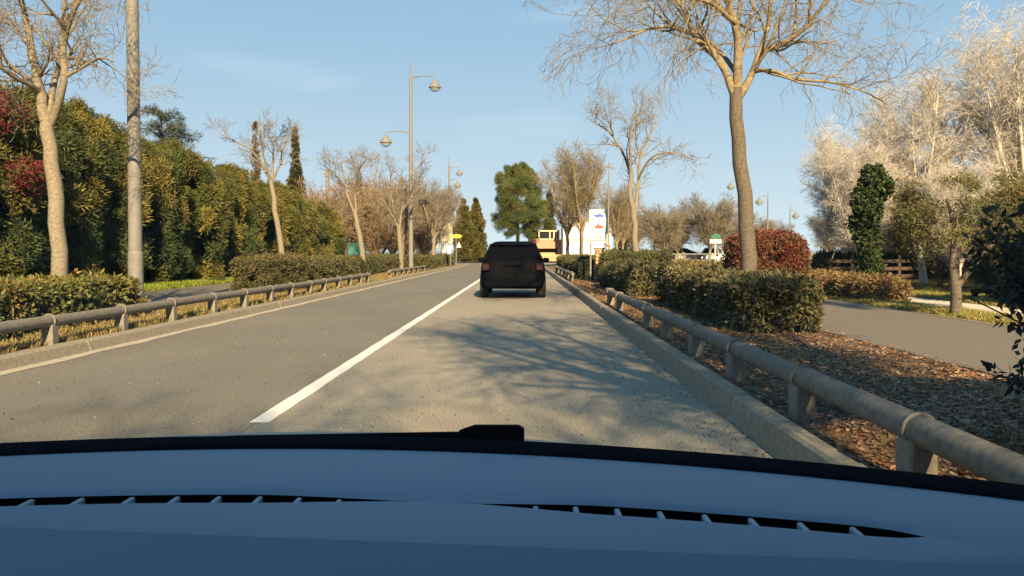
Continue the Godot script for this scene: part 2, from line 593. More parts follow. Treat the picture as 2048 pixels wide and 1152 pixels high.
func build_ground():
	var xs := [-700.0, -300.0, -120.0, -60.0, -35.0, -22.0, -16.0, -14.0, -13.0, -12.0]
	var x := -11.6
	while x < -5.9: xs.append(x); x += 0.4
	xs.append_array([-5.68, 1.70])
	x = 2.1
	while x < 12.0: xs.append(x); x += 0.4
	xs.append_array([13.0, 14.5, 16.5, 19.0, 22.0, 26.0, 32.0, 45.0, 60.0, 120.0, 300.0, 700.0])
	var zs := [700.0, 300.0, 100.0, 40.0, 15.0, 6.0]
	var z := 2.0
	while z > -44.0: zs.append(z); z -= 0.4
	while z > -84.0: zs.append(z); z -= 2.0
	zs.append_array([-84.0, -97.0, -105.0, -115.0, -140.0, -200.0, -400.0, -900.0])
	var b := MB.new()
	var idx := {}
	for i in xs.size():
		for j in zs.size():
			idx[Vector2i(i, j)] = b.v.size()
			var px: float = xs[i]
			var pz: float = zs[j]
			b.v.append(Vector3(px, ground_height(px, pz), pz))
			var e := 0.15
			var nn := Vector3(ground_height(px - e, pz) - ground_height(px + e, pz), 2 * e, ground_height(px, pz - e) - ground_height(px, pz + e)).normalized()
			if absf(px) < 6.0 and px < 0: nn = Vector3.UP
			b.n.append(nn)
			b.c.append(ground_color(px, pz))
	for i in xs.size() - 1:
		for j in zs.size() - 1:
			if in_road((xs[i] + xs[i + 1]) / 2, (zs[j] + zs[j + 1]) / 2): continue
			var p: int = idx[Vector2i(i, j)]
			var q: int = idx[Vector2i(i + 1, j)]
			var r: int = idx[Vector2i(i + 1, j + 1)]
			var s: int = idx[Vector2i(i, j + 1)]
			b.ix.append_array(PackedInt32Array([p, s, r, p, r, q]))
	struct("ground", b.mesh(), M.ground)

	# asphalt: left lane greyer, right lane paler and patchy
	var rb := MB.new()
	var rx := [-60.0, -20.0, -5.68, -5.2, -4.7, -4.2, -3.7, -3.2, -2.7, -2.2, -1.935, -1.93, -1.5, -1.0, -0.5, 0.0, 0.5, 1.0, 1.4, 1.72, 6.0, 14.0, 30.0, 80.0]
	var rz := [90.0, 40.0, 15.0, 6.0]
	z = 2.0
	while z > -50.0: rz.append(z); z -= 0.5
	while z > -99.0: rz.append(z); z -= 3.0
	idx.clear()
	for i in rx.size():
		for j in rz.size():
			idx[Vector2i(i, j)] = rb.v.size()
			rb.v.append(Vector3(rx[i], 0, rz[j]))
			rb.n.append(Vector3.UP)
			var a := gn.get_noise_2d(rx[i] * 5.0 + 300, rz[j] * 2.2) * 0.5 + 0.5
			var a2 := gn.get_noise_2d(rx[i] * 14.0 + 500, rz[j] * 9.0) * 0.5 + 0.5
			var q := Vector3(0.195, 0.178, 0.145) if rx[i] < -1.932 else Vector3(0.305, 0.270, 0.208)
			q *= 0.80 + 0.25 * a + 0.15 * a2
			rb.c.append(Color(q.x, q.y, q.z))
	for i in rx.size() - 1:
		for j in rz.size() - 1:
			var mx: float = (rx[i] + rx[i + 1]) / 2
			if (mx < -5.7 or mx > 14.0) and rz[j] > -82.0: continue
			var p: int = idx[Vector2i(i, j)]
			var q: int = idx[Vector2i(i + 1, j)]
			var r: int = idx[Vector2i(i + 1, j + 1)]
			var s: int = idx[Vector2i(i, j + 1)]
			rb.ix.append_array(PackedInt32Array([p, s, r, p, r, q]))
	struct("road", rb.mesh(), M.asphalt)

	# broken-edged centre line
	var r2 := rng(77)
	var lb := MB.new()
	var zz := -5.8
	var l0 := -2.003
	var l1 := -1.858
	while zz > -62.0:
		var n0 := -2.003 + r2.randf_range(-0.006, 0.006)
		var n1 := -1.858 + r2.randf_range(-0.006, 0.006)
		lb.quad(Vector3(l0, 0.004, zz), Vector3(n0, 0.004, zz - 0.25), Vector3(n1, 0.004, zz - 0.25), Vector3(l1, 0.004, zz))
		l0 = n0; l1 = n1
		zz -= 0.25
	struct("centre_line", lb.mesh(), M.paint)

	# pale gutter along the left kerb
	var gb := MB.new()
	zz = 4.0
	var e0 := -5.26
	while zz > -83.0:
		var e1 := -5.28 + r2.randf_range(-0.05, 0.05)
		gb.quad(Vector3(-5.45, 0.008, zz), Vector3(-5.45, 0.008, zz - 0.5), Vector3(e1, 0.005, zz - 0.5), Vector3(e0, 0.005, zz))
		e0 = e1
		zz -= 0.5
	struct("gutter_strip", gb.mesh(), M.gutter)

	kerb("kerb_left", -5.55, 0.20, GL + 0.01, 2.0, 42, 1)
	kerb("kerb_right", 1.63, 0.15, GR + 0.04, 2.0, 37, -1)

	# asphalt paths beside the hedges, one each side, and the pale footpath beyond
	strip("path_left", M.path, -10.75, -8.15, 2.0, -70.0, GL + 0.012)
	strip("path_right", M.path, 4.2, 7.1, 4.0, -70.0, GR + 0.012)
	strip("edging_right", M.kerb, 7.1, 7.18, 4.0, -70.0, GR + 0.02)
	strip("footpath", M.footpath, 8.25, 9.4, 2.0, -24.0, GR + 0.03)

func strip(called: String, m: Material, x0: float, x1: float, z0: float, z1: float, y: float):
	var b := MB.new()
	var r := rng(int(absf(x0) * 100))
	var z := z0
	var a := x0
	var e := x1
	while z > z1:
		var a2 := x0 + r.randf_range(-0.05, 0.05)
		var e2 := x1 + r.randf_range(-0.02, 0.02)
		b.quad(Vector3(a, y, z), Vector3(a2, y, z - 0.5), Vector3(e2, y, z - 0.5), Vector3(e, y, z))
		a = a2; e = e2
		z -= 0.5
	struct(called, b.mesh(), m)

# kerb of two-metre stones; side = 1 when the road lies towards +x
func kerb(called: String, x: float, w: float, top: float, z0: float, cnt: int, side: int):
	var o := Node3D.new()
	o.name = called
	o.set_meta("kind", "structure")
	add_child(o)
	var b := MB.new()
	var h := w / 2
	var lean := 0.035
	var pf := [Vector2(-h, -0.2), Vector2(-h, top), Vector2(h - lean - 0.02, top), Vector2(h - lean, top - 0.02), Vector2(h, 0.0), Vector2(h, -0.2)]
	var n := 0.994
	for k in pf.size() - 1:
		var p: Vector2 = pf[k]
		var q: Vector2 = pf[k + 1]
		if side > 0:
			b.quad(Vector3(p.x, p.y, n), Vector3(p.x, p.y, -n), Vector3(q.x, q.y, -n), Vector3(q.x, q.y, n))
		else:
			b.quad(Vector3(-p.x, p.y, -n), Vector3(-p.x, p.y, n), Vector3(-q.x, q.y, n), Vector3(-q.x, q.y, -n))
	for e in [n, -n]:
		var ring := []
		for p in pf: ring.append(Vector3(p.x * side, p.y, e))
		b.cap(ring, (e > 0) == (side > 0))
	var me := b.mesh()
	var r := rng(cnt)
	for k in cnt:
		var s := put("kerb_stone", me, M.kerb, o, Vector3(x + r.randf_range(-0.006, 0.006), r.randf_range(-0.006, 0.004), z0 - 1.0 - k * 2.0))
		s.rotation.y = r.randf_range(-0.004, 0.004)

# ---------------------------------------------------------------- roadside furniture
func guard_rail(label: String, x: float, gy: float, za: float, zb: float, posts: Array, sd: int):
	var t := thing("guard_rail", label, "guard rail", Vector3(x, gy, (za + zb) / 2), 0.0, "low round guard rails along the road")
	var r := rng(sd)
	var zc := (za + zb) / 2
	var cy := 0.42 - gy
	var ends := [za]
	for k in posts.size():
		if k % 2 == 1 and absf(posts[k] - zb) > 0.8: ends.append(posts[k])
	ends.append(zb)
	for k in ends.size() - 1:
		var b := MB.new()
		var a: float = ends[k] - zc - 0.004
		var e: float = ends[k + 1] - zc + 0.004
		var dy := r.randf_range(-0.01, 0.01)
		b.tube([Vector3(0, cy + dy, a), Vector3(0, cy + dy, a - 0.006), Vector3(r.randf_range(-0.008, 0.008), cy + dy, (a + e) / 2), Vector3(0, cy + r.randf_range(-0.008, 0.008), e + 0.006), Vector3(0, cy, e)], [0.062, 0.07, 0.072, 0.07, 0.062], 16, true)
		put("rail", b.mesh(), M.wood, t)
	var pb := MB.new()
	pb.box(Vector3(0, (cy - 0.045 - 0.12) / 2, 0), Vector3(0.135, cy - 0.045 + 0.12, 0.15), 0.012)
	var pm := pb.mesh()
	var sb := MB.new()
	var pts := []
	for k in 13:
		var a := PI * (k / 12.0) * 1.3 - PI * 0.15
		pts.append(Vector3(cos(a) * 0.078, cy + sin(a) * 0.078, 0))
	sb.tube(pts, pts.map(func(_p): return 0.011), 6, true)
	var sm := sb.mesh()
	for z in posts:
		var p := put("post", pm, M.post, t, Vector3(0, 0, z - zc))
		p.rotation = Vector3(r.randf_range(-0.02, 0.02), r.randf_range(-0.05, 0.05), r.randf_range(-0.02, 0.02))
		put("strap", sm, M.post, t, Vector3(0, 0, z - zc + 0.02))

func lamp_head(t: Node3D, y: float, dx: float, py: float):
	var b := MB.new()
	b.tube([Vector3(0, y, 0), Vector3(dx * 0.5, y + 0.05, 0), Vector3(dx, y, 0)], [0.035, 0.03, 0.025], 6)
	b.tube([Vector3(0, y - 0.45, 0), Vector3(dx * 0.12, y - 0.15, 0), Vector3(dx * 0.4, y + 0.03, 0)], [0.02, 0.02, 0.02], 5)
	put("arm", b.mesh(), M.metal, t)
	var h := MB.new()
	var o := Vector3(dx, y, 0)
	h.tube([o + Vector3(0, 0.03, 0), o + Vector3(0, -0.3, 0)], [0.03, 0.03], 6)
	h.lathe(o, [Vector2(0.02, -0.18), Vector2(0.10, -0.22), Vector2(0.17, -0.34), Vector2(0.28, -0.46), Vector2(0.38, -0.62), Vector2(0.385, -0.68), Vector2(0.33, -0.67), Vector2(0.2, -0.5)].map(func(q): return Vector2(q.x, q.y)), 20)
	var s := put("lamp_head", h.mesh(), M.metal, t)
	var g := MB.new()
	g.lathe(o, [Vector2(0.32, -0.675), Vector2(0.31, -0.76), Vector2(0.24, -0.86), Vector2(0.12, -0.92), Vector2(0.01, -0.94)], 16)
	put("lamp_glass", g.mesh(), M.lampglass, s)

func lamp_post(label: String, at: Vector3, h: float, arms: Array, r0 := 0.115, lean := 0.0):
	var t := thing("street_lamp", label, "street lamp", at, 0.0, "street lamps along the roads")
	t.rotation.z = lean
	var b := MB.new()
	b.lathe(Vector3.ZERO, [Vector2(r0 * 1.15, -0.15), Vector2(r0 * 1.15, 1.1), Vector2(r0 * 1.02, 1.14), Vector2(r0 * 0.9, h * 0.5), Vector2(r0 * 0.6, h - 0.9), Vector2(r0 * 0.35, h - 0.85), Vector2(r0 * 0.25, h), Vector2(0.0, h + 0.02)], 18)
	put("pole", b.mesh(), M.pole, t)
	for a in arms:
		lamp_head(t, a[0], a[1], h)
	return t

func text(s: String, size: float, m: Material, parent: Node, at: Vector3):
	var f := SystemFont.new()
	f.font_names = PackedStringArray(["Droid Sans"])
	f.font_weight = 700
	var tm := TextMesh.new()
	tm.text = s
	tm.font = f
	tm.font_size = 48
	tm.pixel_size = size / 48.0
	tm.depth = 0.004
	return put("lettering", tm, m, parent, at)

func slab(called: String, pts: Array, z: float, th: float, m: Material, parent: Node):
	var b := MB.new()
	var f := []
	var k := []
	for p in pts:
		f.append(Vector3(p.x, p.y, z + th)); k.append(Vector3(p.x, p.y, z))
	b.cap(f, false)
	b.cap(k, true)
	for j in pts.size():
		var j2 := (j + 1) % pts.size()
		b.quad(f[j], k[j], k[j2], f[j2])
	return put(called, b.mesh(), m, parent)

func rrect(cx: float, cy: float, w: float, h: float, r: float) -> Array:
	var o := []
	for q in 4:
		var c := Vector2(cx + (w / 2 - r) * [1, -1, -1, 1][q], cy + (h / 2 - r) * [1, 1, -1, -1][q])
		for k in 5:
			var a := PI / 2 * (q + k / 4.0)
			o.append(c + Vector2(cos(a), sin(a)) * r)
	return o

func fire_sign(at: Vector3):
	var t := thing("fire_warning_sign", "white board with blue tree over red flames and text plate below", "sign", at)
	for x in [-0.29, 0.29]:
		var b := MB.new()
		b.box(Vector3(x, 0.85, -0.05), Vector3(0.06, 2.1, 0.06), 0.006)
		put("post", b.mesh(), M.metal, t)
	var f: MeshInstance3D = slab("frame", rrect(0, 2.28, 0.70, 0.96, 0.06), -0.018, 0.03, M.sign, t)
	slab("border", rrect(0, 2.25, 0.60, 0.80, 0.03), 0.012, 0.004, M.ink, f)
	slab("panel", rrect(0, 2.25, 0.575, 0.775, 0.025), 0.016, 0.004, M.sign, f)
	var crown := []
	for k in 24:
		var a := TAU * k / 24.0
		crown.append(Vector2(cos(a) * 0.20, 2.51 + sin(a) * (0.07 if sin(a) > 0 else 0.05) + 0.012 * cos(a * 5)))
	slab("tree_crown", crown, 0.020, 0.003, M.blue, f)
	slab("tree_trunk", [Vector2(0.012, 2.49), Vector2(-0.012, 2.49), Vector2(-0.018, 2.2), Vector2(-0.05, 2.08), Vector2(0.05, 2.08), Vector2(0.018, 2.2)], 0.0205, 0.003, M.blue, f)
	for s in [[-0.12, 0.10], [-0.05, 0.16], [0.03, 0.13], [0.10, 0.17], [0.15, 0.08]]:
		slab("flame", [Vector2(s[0] - 0.04, 2.03), Vector2(s[0] + 0.04, 2.03), Vector2(s[0] + 0.045, 2.08), Vector2(s[0] + 0.02, 2.03 + s[1] * 0.8), Vector2(s[0] + 0.03, 2.03 + s[1] * 1.2), Vector2(s[0] - 0.03, 2.03 + s[1] * 0.7)], 0.024 + s[1] * 0.01, 0.002, M.red, f)
	var p: MeshInstance3D = slab("text_plate", rrect(-0.03, 1.62, 0.64, 0.32, 0.02), -0.018, 0.026, M.sign, t)
	text("ZONE", 0.11, M.ink, p, Vector3(-0.03, 1.68, 0.011))
	text("INFLAMMABLE", 0.085, M.ink, p, Vector3(-0.03, 1.56, 0.011))

# ---------------------------------------------------------------- cars
func car_ring(y: float, w: float, zr: float, zf: float, p := 0.35) -> Array:
	var o := []
	for k in 40:
		var a := TAU * k / 40.0
		var cx := cos(a)
		var sz := -sin(a)
		o.append(Vector3(w * signf(cx) * pow(absf(cx), p), y, (zr + zf) / 2 + (zr - zf) / 2 * signf(sz) * pow(absf(sz), p)))
	return o

# rear at local z = 0, nose towards -z
func make_car(called: String, label: String, at: Vector3, turn: float, paint: Material, glass: Material, trim: Material, group := "") -> Node3D:
	var t := thing(called, label, "car", at, turn, group)
	t.set_meta("base_name", called)
	var b := MB.new()
	var low := [[0.27, 0.80, -0.12, -4.05, 0.3], [0.33, 0.86, -0.04, -4.18, 0.3], [0.48, 0.90, 0.0, -4.25, 0.28], [0.62, 0.905, -0.01, -4.22, 0.28], [0.70, 0.90, -0.05, -4.12, 0.28], [0.86, 0.885, -0.08, -3.95, 0.28], [0.98, 0.86, -0.11, -3.6, 0.3], [1.03, 0.83, -0.14, -3.3, 0.3]]
	b.skin(low.map(func(q): return car_ring(q[0], q[1], q[2], q[3], q[4])))
	var r1 := car_ring(1.03, 0.83, -0.14, -3.3, 0.3)
	b.cap(car_ring(0.27, 0.80, -0.12, -4.05, 0.3), true)
	b.cap(r1, false)
	put("body", b.mesh(), paint, t)
	var g := MB.new()
	g.skin([[1.03, 0.815, -0.16, -3.2, 0.3], [1.2, 0.75, -0.26, -2.85, 0.3], [1.38, 0.65, -0.40, -2.4, 0.3], [1.47, 0.58, -0.50, -2.1, 0.3]].map(func(q): return car_ring(q[0], q[1], q[2], q[3], q[4])))
	put("windows", g.mesh(), glass, t)
	var f := MB.new()
	var top := [[1.455, 0.605, -0.36, -2.15, 0.3], [1.50, 0.585, -0.36, -2.10, 0.3], [1.545, 0.51, -0.5, -1.9, 0.35], [1.56, 0.40, -0.7, -1.7, 0.4]]
	f.skin(top.map(func(q): return car_ring(q[0], q[1], q[2], q[3], q[4])))
	f.cap(car_ring(1.56, 0.40, -0.7, -1.7, 0.4), false)
	put("roof", f.mesh(), paint, t)
	for s in [-1, 1]:
		for pr in [[Vector3(0.775, 1.03, -0.30), Vector3(0.585, 1.47, -0.62)], [Vector3(0.815, 1.03, -1.7), Vector3(0.615, 1.47, -1.6)], [Vector3(0.77, 1.03, -3.05), Vector3(0.57, 1.47, -2.1)]]:
			var k := MB.new()
			k.tube([pr[0] * Vector3(s, 1, 1), pr[1] * Vector3(s, 1, 1)], [0.05, 0.045], 6)
			put("pillar", k.mesh(), paint, t)
		var m := MB.new()
		m.box(Vector3(s * 0.97, 1.02, -2.75), Vector3(0.20, 0.15, 0.10), 0.04)
		m.box(Vector3(s * 0.88, 0.99, -2.75), Vector3(0.10, 0.05, 0.05), 0.01)
		put("mirror", m.mesh(), trim, t)
		var l := MB.new()
		l.box(Vector3(s * 0.72, 0.86, -0.06), Vector3(0.22, 0.20, 0.10), 0.03)
		put("tail_light", l.mesh(), M.tail, t)
		for z in [-0.78, -3.38]:
			var w := Node3D.new()
			w.name = "wheel"
			t.add_child(w, true)
			w.position = Vector3(s * 0.79, 0.325, z)
			w.rotation.z = PI / 2
			var ty := MB.new()
			ty.lathe(Vector3.ZERO, [Vector2(0.20, -0.11), Vector2(0.29, -0.115), Vector2(0.325, -0.09), Vector2(0.325, 0.09), Vector2(0.29, 0.115), Vector2(0.20, 0.11)], 28)
			put("tyre", ty.mesh(), M.tyre, w)
			var rm := MB.new()
			rm.lathe(Vector3.ZERO, [Vector2(0.0, -0.09), Vector2(0.05, -0.10), Vector2(0.18, -0.07), Vector2(0.20, -0.105), Vector2(0.20, 0.105), Vector2(0.18, 0.07), Vector2(0.05, 0.10), Vector2(0.0, 0.09)], 16)
			put("rim", rm.mesh(), trim if paint == M.black_paint else M.rim, w)
	var bm := MB.new()
	bm.box(Vector3(0, 0.42, 0.0), Vector3(1.5, 0.20, 0.08), 0.03)
	put("bumper", bm.mesh(), trim, t)
	var hd := MB.new()
	hd.box(Vector3(0, 0.90, -0.065), Vector3(0.5, 0.04, 0.05), 0.01)
	put("tailgate_handle", hd.mesh(), trim, t)
	var wp := MB.new()
	wp.tube([Vector3(0, 1.06, -0.14), Vector3(0.28, 1.12, -0.18)], [0.012, 0.008], 5)
	put("rear_wiper", wp.mesh(), trim, t)
	return t

func own_car():
	# the car the picture is taken from: windscreen base follows a shallow curve about its middle, x = -0.26
	var t := thing("camera_car", "car seen from its front seat, blue grey dashboard with slim defroster vents", "car", Vector3(-0.26, 0, 0))
	var N := 72
	var zw := func(u): return -(0.945 - 0.36 * u * u)
	var zs := func(u): return -(0.752 - 0.27 * u * u)
	var th := func(u):
		var x: float = u - 0.26
		if x < 0.0 and x <= -0.05: return 0.0125 * clampf((-0.112 - x) / 0.13, 0.0, 1.0) if x > -0.62 else 0.0
		if x > -0.045 and x < 0.325: return 0.0125 * minf(clampf((x + 0.045) / 0.11, 0.0, 1.0), sqrt(clampf((0.325 - x) / 0.02, 0.0, 1.0)))
		return 0.0
	var zc := func(u): return -(0.668 - 0.09 * u)
	var row := func(fz: Callable, fy: Callable) -> Array:
		var o := []
		for k in N + 1:
			var u: float = lerp(-0.76, 0.74, float(k) / N)
			o.append(Vector3(u, fy.call(u), fz.call(u)))
		return o
	var D := MB.new()
	# far sheet, from the front edge of the vents to the glass
	D.skin([row.call(func(u): return zs.call(u) - th.call(u), func(_u): return 1.0148),
		row.call(func(u): return lerp(zs.call(u), zw.call(u), 0.12), func(_u): return 1.0185),
		row.call(func(u): return lerp(zs.call(u), zw.call(u), 0.35), func(_u): return 1.0210),
		row.call(func(u): return lerp(zs.call(u), zw.call(u), 0.7), func(_u): return 1.0235),
		row.call(func(u): return zw.call(u) + 0.004, func(_u): return 1.0235)], false)
	# near sheets, from the vents to the crease and down to the fascia
	D.skin([row.call(func(u): return zc.call(u), func(_u): return 1.0095),
		row.call(func(u): return lerp(zc.call(u), zs.call(u), 0.3), func(_u): return 1.0125),
		row.call(func(u): return zs.call(u) + th.call(u), func(_u): return 1.0148)], false)
	D.skin([row.call(func(u): return zc.call(u) + 0.26, func(_u): return 0.62),
		row.call(func(u): return zc.call(u) + 0.24, func(_u): return 0.86),
		row.call(func(u): return zc.call(u) + 0.16, func(_u): return 0.945),
		row.call(func(u): return zc.call(u) + 0.06, func(_u): return 0.985),
		row.call(func(u): return zc.call(u), func(_u): return 1.0095)], false)
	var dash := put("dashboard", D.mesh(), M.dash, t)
	for rg in [[-0.62, -0.112], [-0.044, 0.324]]:
		var V := MB.new()
		var a := []
		var b2 := []
		var c2 := []
		var d2 := []
		for k in 41:
			var x: float = lerp(float(rg[0]), float(rg[1]), k / 40.0)
			var u := x + 0.26
			var h: float = th.call(u)
			a.append(Vector3(u, 1.0140, zs.call(u) - h)); b2.append(Vector3(u, 0.985, zs.call(u) - h))
			c2.append(Vector3(u, 0.985, zs.call(u) + h)); d2.append(Vector3(u, 1.0138, zs.call(u) + h))
		V.skin([a, b2, c2, d2], false)
		put("defroster_vent", V.mesh(), M.trim_black, dash)
	for x in [-0.470, -0.424, -0.377, -0.334, -0.294, -0.254, -0.215, -0.175, 0.0128, 0.050, 0.088, 0.126, 0.165, 0.204, 0.244, 0.285]:
		var u: float = x + 0.26
		var rb := MB.new()
		rb.box(Vector3(u, 1.0075, zs.call(u)), Vector3(0.005, 0.012, 2 * th.call(u) + 0.002), 0.001, Transform3D.IDENTITY)
		put("vent_rib", rb.mesh(), M.vent_rib, dash)
	# black band and seal at the foot of the glass
	var B := MB.new()
	B.skin([row.call(func(u): return zw.call(u) + 0.034, func(_u): return 1.0245),
		row.call(func(u): return zw.call(u) + 0.030, func(_u): return 1.0265),
		row.call(func(u): return zw.call(u) - 0.006, func(_u): return 1.0300),
		row.call(func(u): return zw.call(u) - 0.012, func(_u): return 1.0270),
		row.call(func(u): return zw.call(u) - 0.012, func(_u): return 0.95)], false)
	put("windscreen_seal", B.mesh(), M.trim_black, t)
	# glass
	var G := MB.new()
	var rows := []
	for k in 9:
		var f := k / 8.0
		rows.append(row.call(func(u): return lerp(zw.call(u) - 0.004, -0.26 + 0.12 * u * u, f) , func(_u): return lerp(1.031, 1.49, f)))
	for rr in rows:
		for k in rr.size():
			rr[k].x *= lerpf(1.0, 0.86, (rr[k].y - 1.031) / 0.474)
	G.skin(rows, false)
	put("windscreen", G.mesh(), M.screen, t)
	# cowl, wiper spindle cover and bonnet just beyond the glass
	var W := MB.new()
	var sp := [Vector2(-0.085, 1.020), Vector2(0.003, 1.020), Vector2(0.003, 1.037), Vector2(-0.004, 1.041), Vector2(-0.06, 1.041), Vector2(-0.075, 1.036)]
	var s0 := []
	var s1 := []
	for p in sp:
		s0.append(Vector3(p.x + 0.26, p.y, -0.958)); s1.append(Vector3(p.x + 0.26, p.y - 0.012, -1.02))
	W.cap(s0, false); W.cap(s1, true)
	for j in sp.size():
		var j2 := (j + 1) % sp.size()
		W.quad(s0[j], s1[j], s1[j2], s0[j2])
	W.tube([Vector3(0.19, 1.018, -0.99), Vector3(-0.1, 1.012, -0.995), Vector3(-0.45, 1.002, -0.965)], [0.009, 0.008, 0.006], 6)
	put("wiper", W.mesh(), M.trim_black, t)
	var H := MB.new()
	H.skin([row.call(func(u): return zw.call(u) - 0.07 , func(u): return 1.009 - 0.045 * u * u),
		row.call(func(u): return zw.call(u) - 0.16, func(u): return 1.000 - 0.05 * u * u),
		row.call(func(u): return -1.35 + 0.3 * u * u, func(u): return 0.935 - 0.06 * u * u),
		row.call(func(u): return -1.75 + 0.35 * u * u, func(u): return 0.80 - 0.08 * u * u),
		row.call(func(u): return -1.85 + 0.35 * u * u, func(_u): return 0.35)], false)
	put("bonnet", H.mesh(), M.silver, t)
	# shell
	var R := MB.new()
	R.box(Vector3(0, 1.51, 0.85), Vector3(1.42, 0.05, 2.3), 0.02)
	put("roof", R.mesh(), M.silver, t)
	for s in [-1, 1]:
		var A := MB.new()
		A.tube([Vector3(s * 0.775, 0.98, -0.74), Vector3(s * 0.655, 1.52, -0.18)], [0.035, 0.035], 8)
		put("pillar", A.mesh(), M.trim_black, t)
		for z in [0.55, 1.9]:
			var C := MB.new()
			C.tube([Vector3(s * 0.79, 0.95, z), Vector3(s * 0.66, 1.53, z - 0.05)], [0.05, 0.045], 8)
			put("pillar", C.mesh(), M.trim_black, t)
		var rl := MB.new()
		rl.box(Vector3(s * 0.755, 1.405, 0.82), Vector3(0.10, 0.255, 2.34), 0.04)
		put("roof_rail", rl.mesh(), M.silver, t)
		var d := MB.new()
		d.box(Vector3(s * 0.81, 0.62, 0.6), Vector3(0.09, 0.74, 2.9), 0.03)
		put("door", d.mesh(), M.silver, t)
		var st := MB.new()
		st.box(Vector3(s * 0.37, 0.45, 0.75), Vector3(0.5, 0.18, 0.5), 0.06)
		st.box(Vector3(s * 0.37, 0.80, 1.05), Vector3(0.5, 0.65, 0.14), 0.05)
		st.box(Vector3(s * 0.37, 1.20, 1.08), Vector3(0.28, 0.16, 0.10), 0.04)
		put("seat", st.mesh(), M.cloth, t)
		for z in [-1.2, 1.5]:
			var ty := MB.new()
			ty.lathe(Vector3.ZERO, [Vector2(0.18, -0.1), Vector2(0.29, -0.1), Vector2(0.32, -0.08), Vector2(0.32, 0.08), Vector2(0.29, 0.1), Vector2(0.18, 0.1)], 24)
			var w := put("wheel", ty.mesh(), M.tyre, t, Vector3(s * 0.74, 0.32, z))
			w.rotation.z = PI / 2
	var F := MB.new()
	F.box(Vector3(0, 0.28, 0.3), Vector3(1.5, 0.06, 3.6), 0.02)
	put("floor", F.mesh(), M.cloth, t)
	var T := MB.new()
	T.box(Vector3(0, 0.66, 2.06), Vector3(1.5, 0.72, 0.1), 0.03)
	put("tailgate", T.mesh(), M.silver, t)

# ---------------------------------------------------------------- small ground cover
func tuft_mesh(sd: int, cnt: int, h: float, w: float, spread: float) -> ArrayMesh:
	var r := rng(sd)
	var b := MB.new()
	for k in cnt:
		var a := r.randf() * TAU
		var o := Vector3(cos(a), 0, sin(a))
		var s := o * spread * r.randf() * 0.5
		var side := o.cross(Vector3.UP) * w
		var l := h * r.randf_range(0.5, 1.2)
		var m := s + o * l * 0.25 + Vector3.UP * l * 0.6
		var e := s + o * l * r.randf_range(0.5, 0.9) + Vector3.UP * l * 0.9
		b.quad(s - side, m - side * 0.7, m + side * 0.7, s + side)
		b.tri(m - side * 0.7, e, m + side * 0.7)
	return b.mesh()

func scatter(called: String, label: String, category: String, mesh: Mesh, m: Material, x0: float, x1: float, z0: float, z1: float, cnt: int, s0: float, s1: float, pal: Array, sd: int, flat := false, near := 1.0, lift := 0.0, keep := 0.0):
	var r := rng(sd)
	var tr := []
	var cols := []
	for k in cnt:
		var x := r.randf_range(x0, x1)
		var z: float = lerp(z0, z1, pow(r.randf(), near))
		if keep > 0.0 and gn.get_noise_2d(x * 22.0 + sd, z * 22.0) * 0.5 + 0.5 < keep: continue
		var y := ground_height(x, z) + lift
		var bs: Basis
		if flat:
			bs = Basis(Vector3.UP, r.randf() * TAU) * Basis(rdir(r), r.randf_range(0, 0.7))
		else:
			bs = Basis(Vector3.UP, r.randf() * TAU) * Basis(Vector3.RIGHT, r.randf_range(-0.2, 0.2))
		tr.append(Transform3D(bs.scaled(Vector3.ONE * r.randf_range(s0, s1)), Vector3(x, y, z)))
		cols.append(pick(r, pal, 0.3))
	var o := many(called, mesh, m, tr, cols)
	tag(o, label, category)
	return o

func fallen_leaf_mesh() -> ArrayMesh:
	var b := MB.new()
	var p := [Vector3(-0.5, 0.03, 0), Vector3(-0.15, 0.10, 0.22), Vector3(0.2, 0.06, 0.18), Vector3(0.5, 0.14, 0.0), Vector3(0.15, 0.05, -0.2), Vector3(-0.2, 0.12, -0.2)]
	var ce := Vector3(0, 0.0, 0)
	for k in 6:
		b.tri(ce, p[k], p[(k + 1) % 6])
	return b.mesh()

func ordinal(k: int) -> String:
	return ["first", "second", "third", "fourth", "fifth", "sixth", "seventh", "eighth", "ninth", "tenth", "eleventh", "twelfth", "thirteenth", "fourteenth", "fifteenth", "sixteenth"][k]

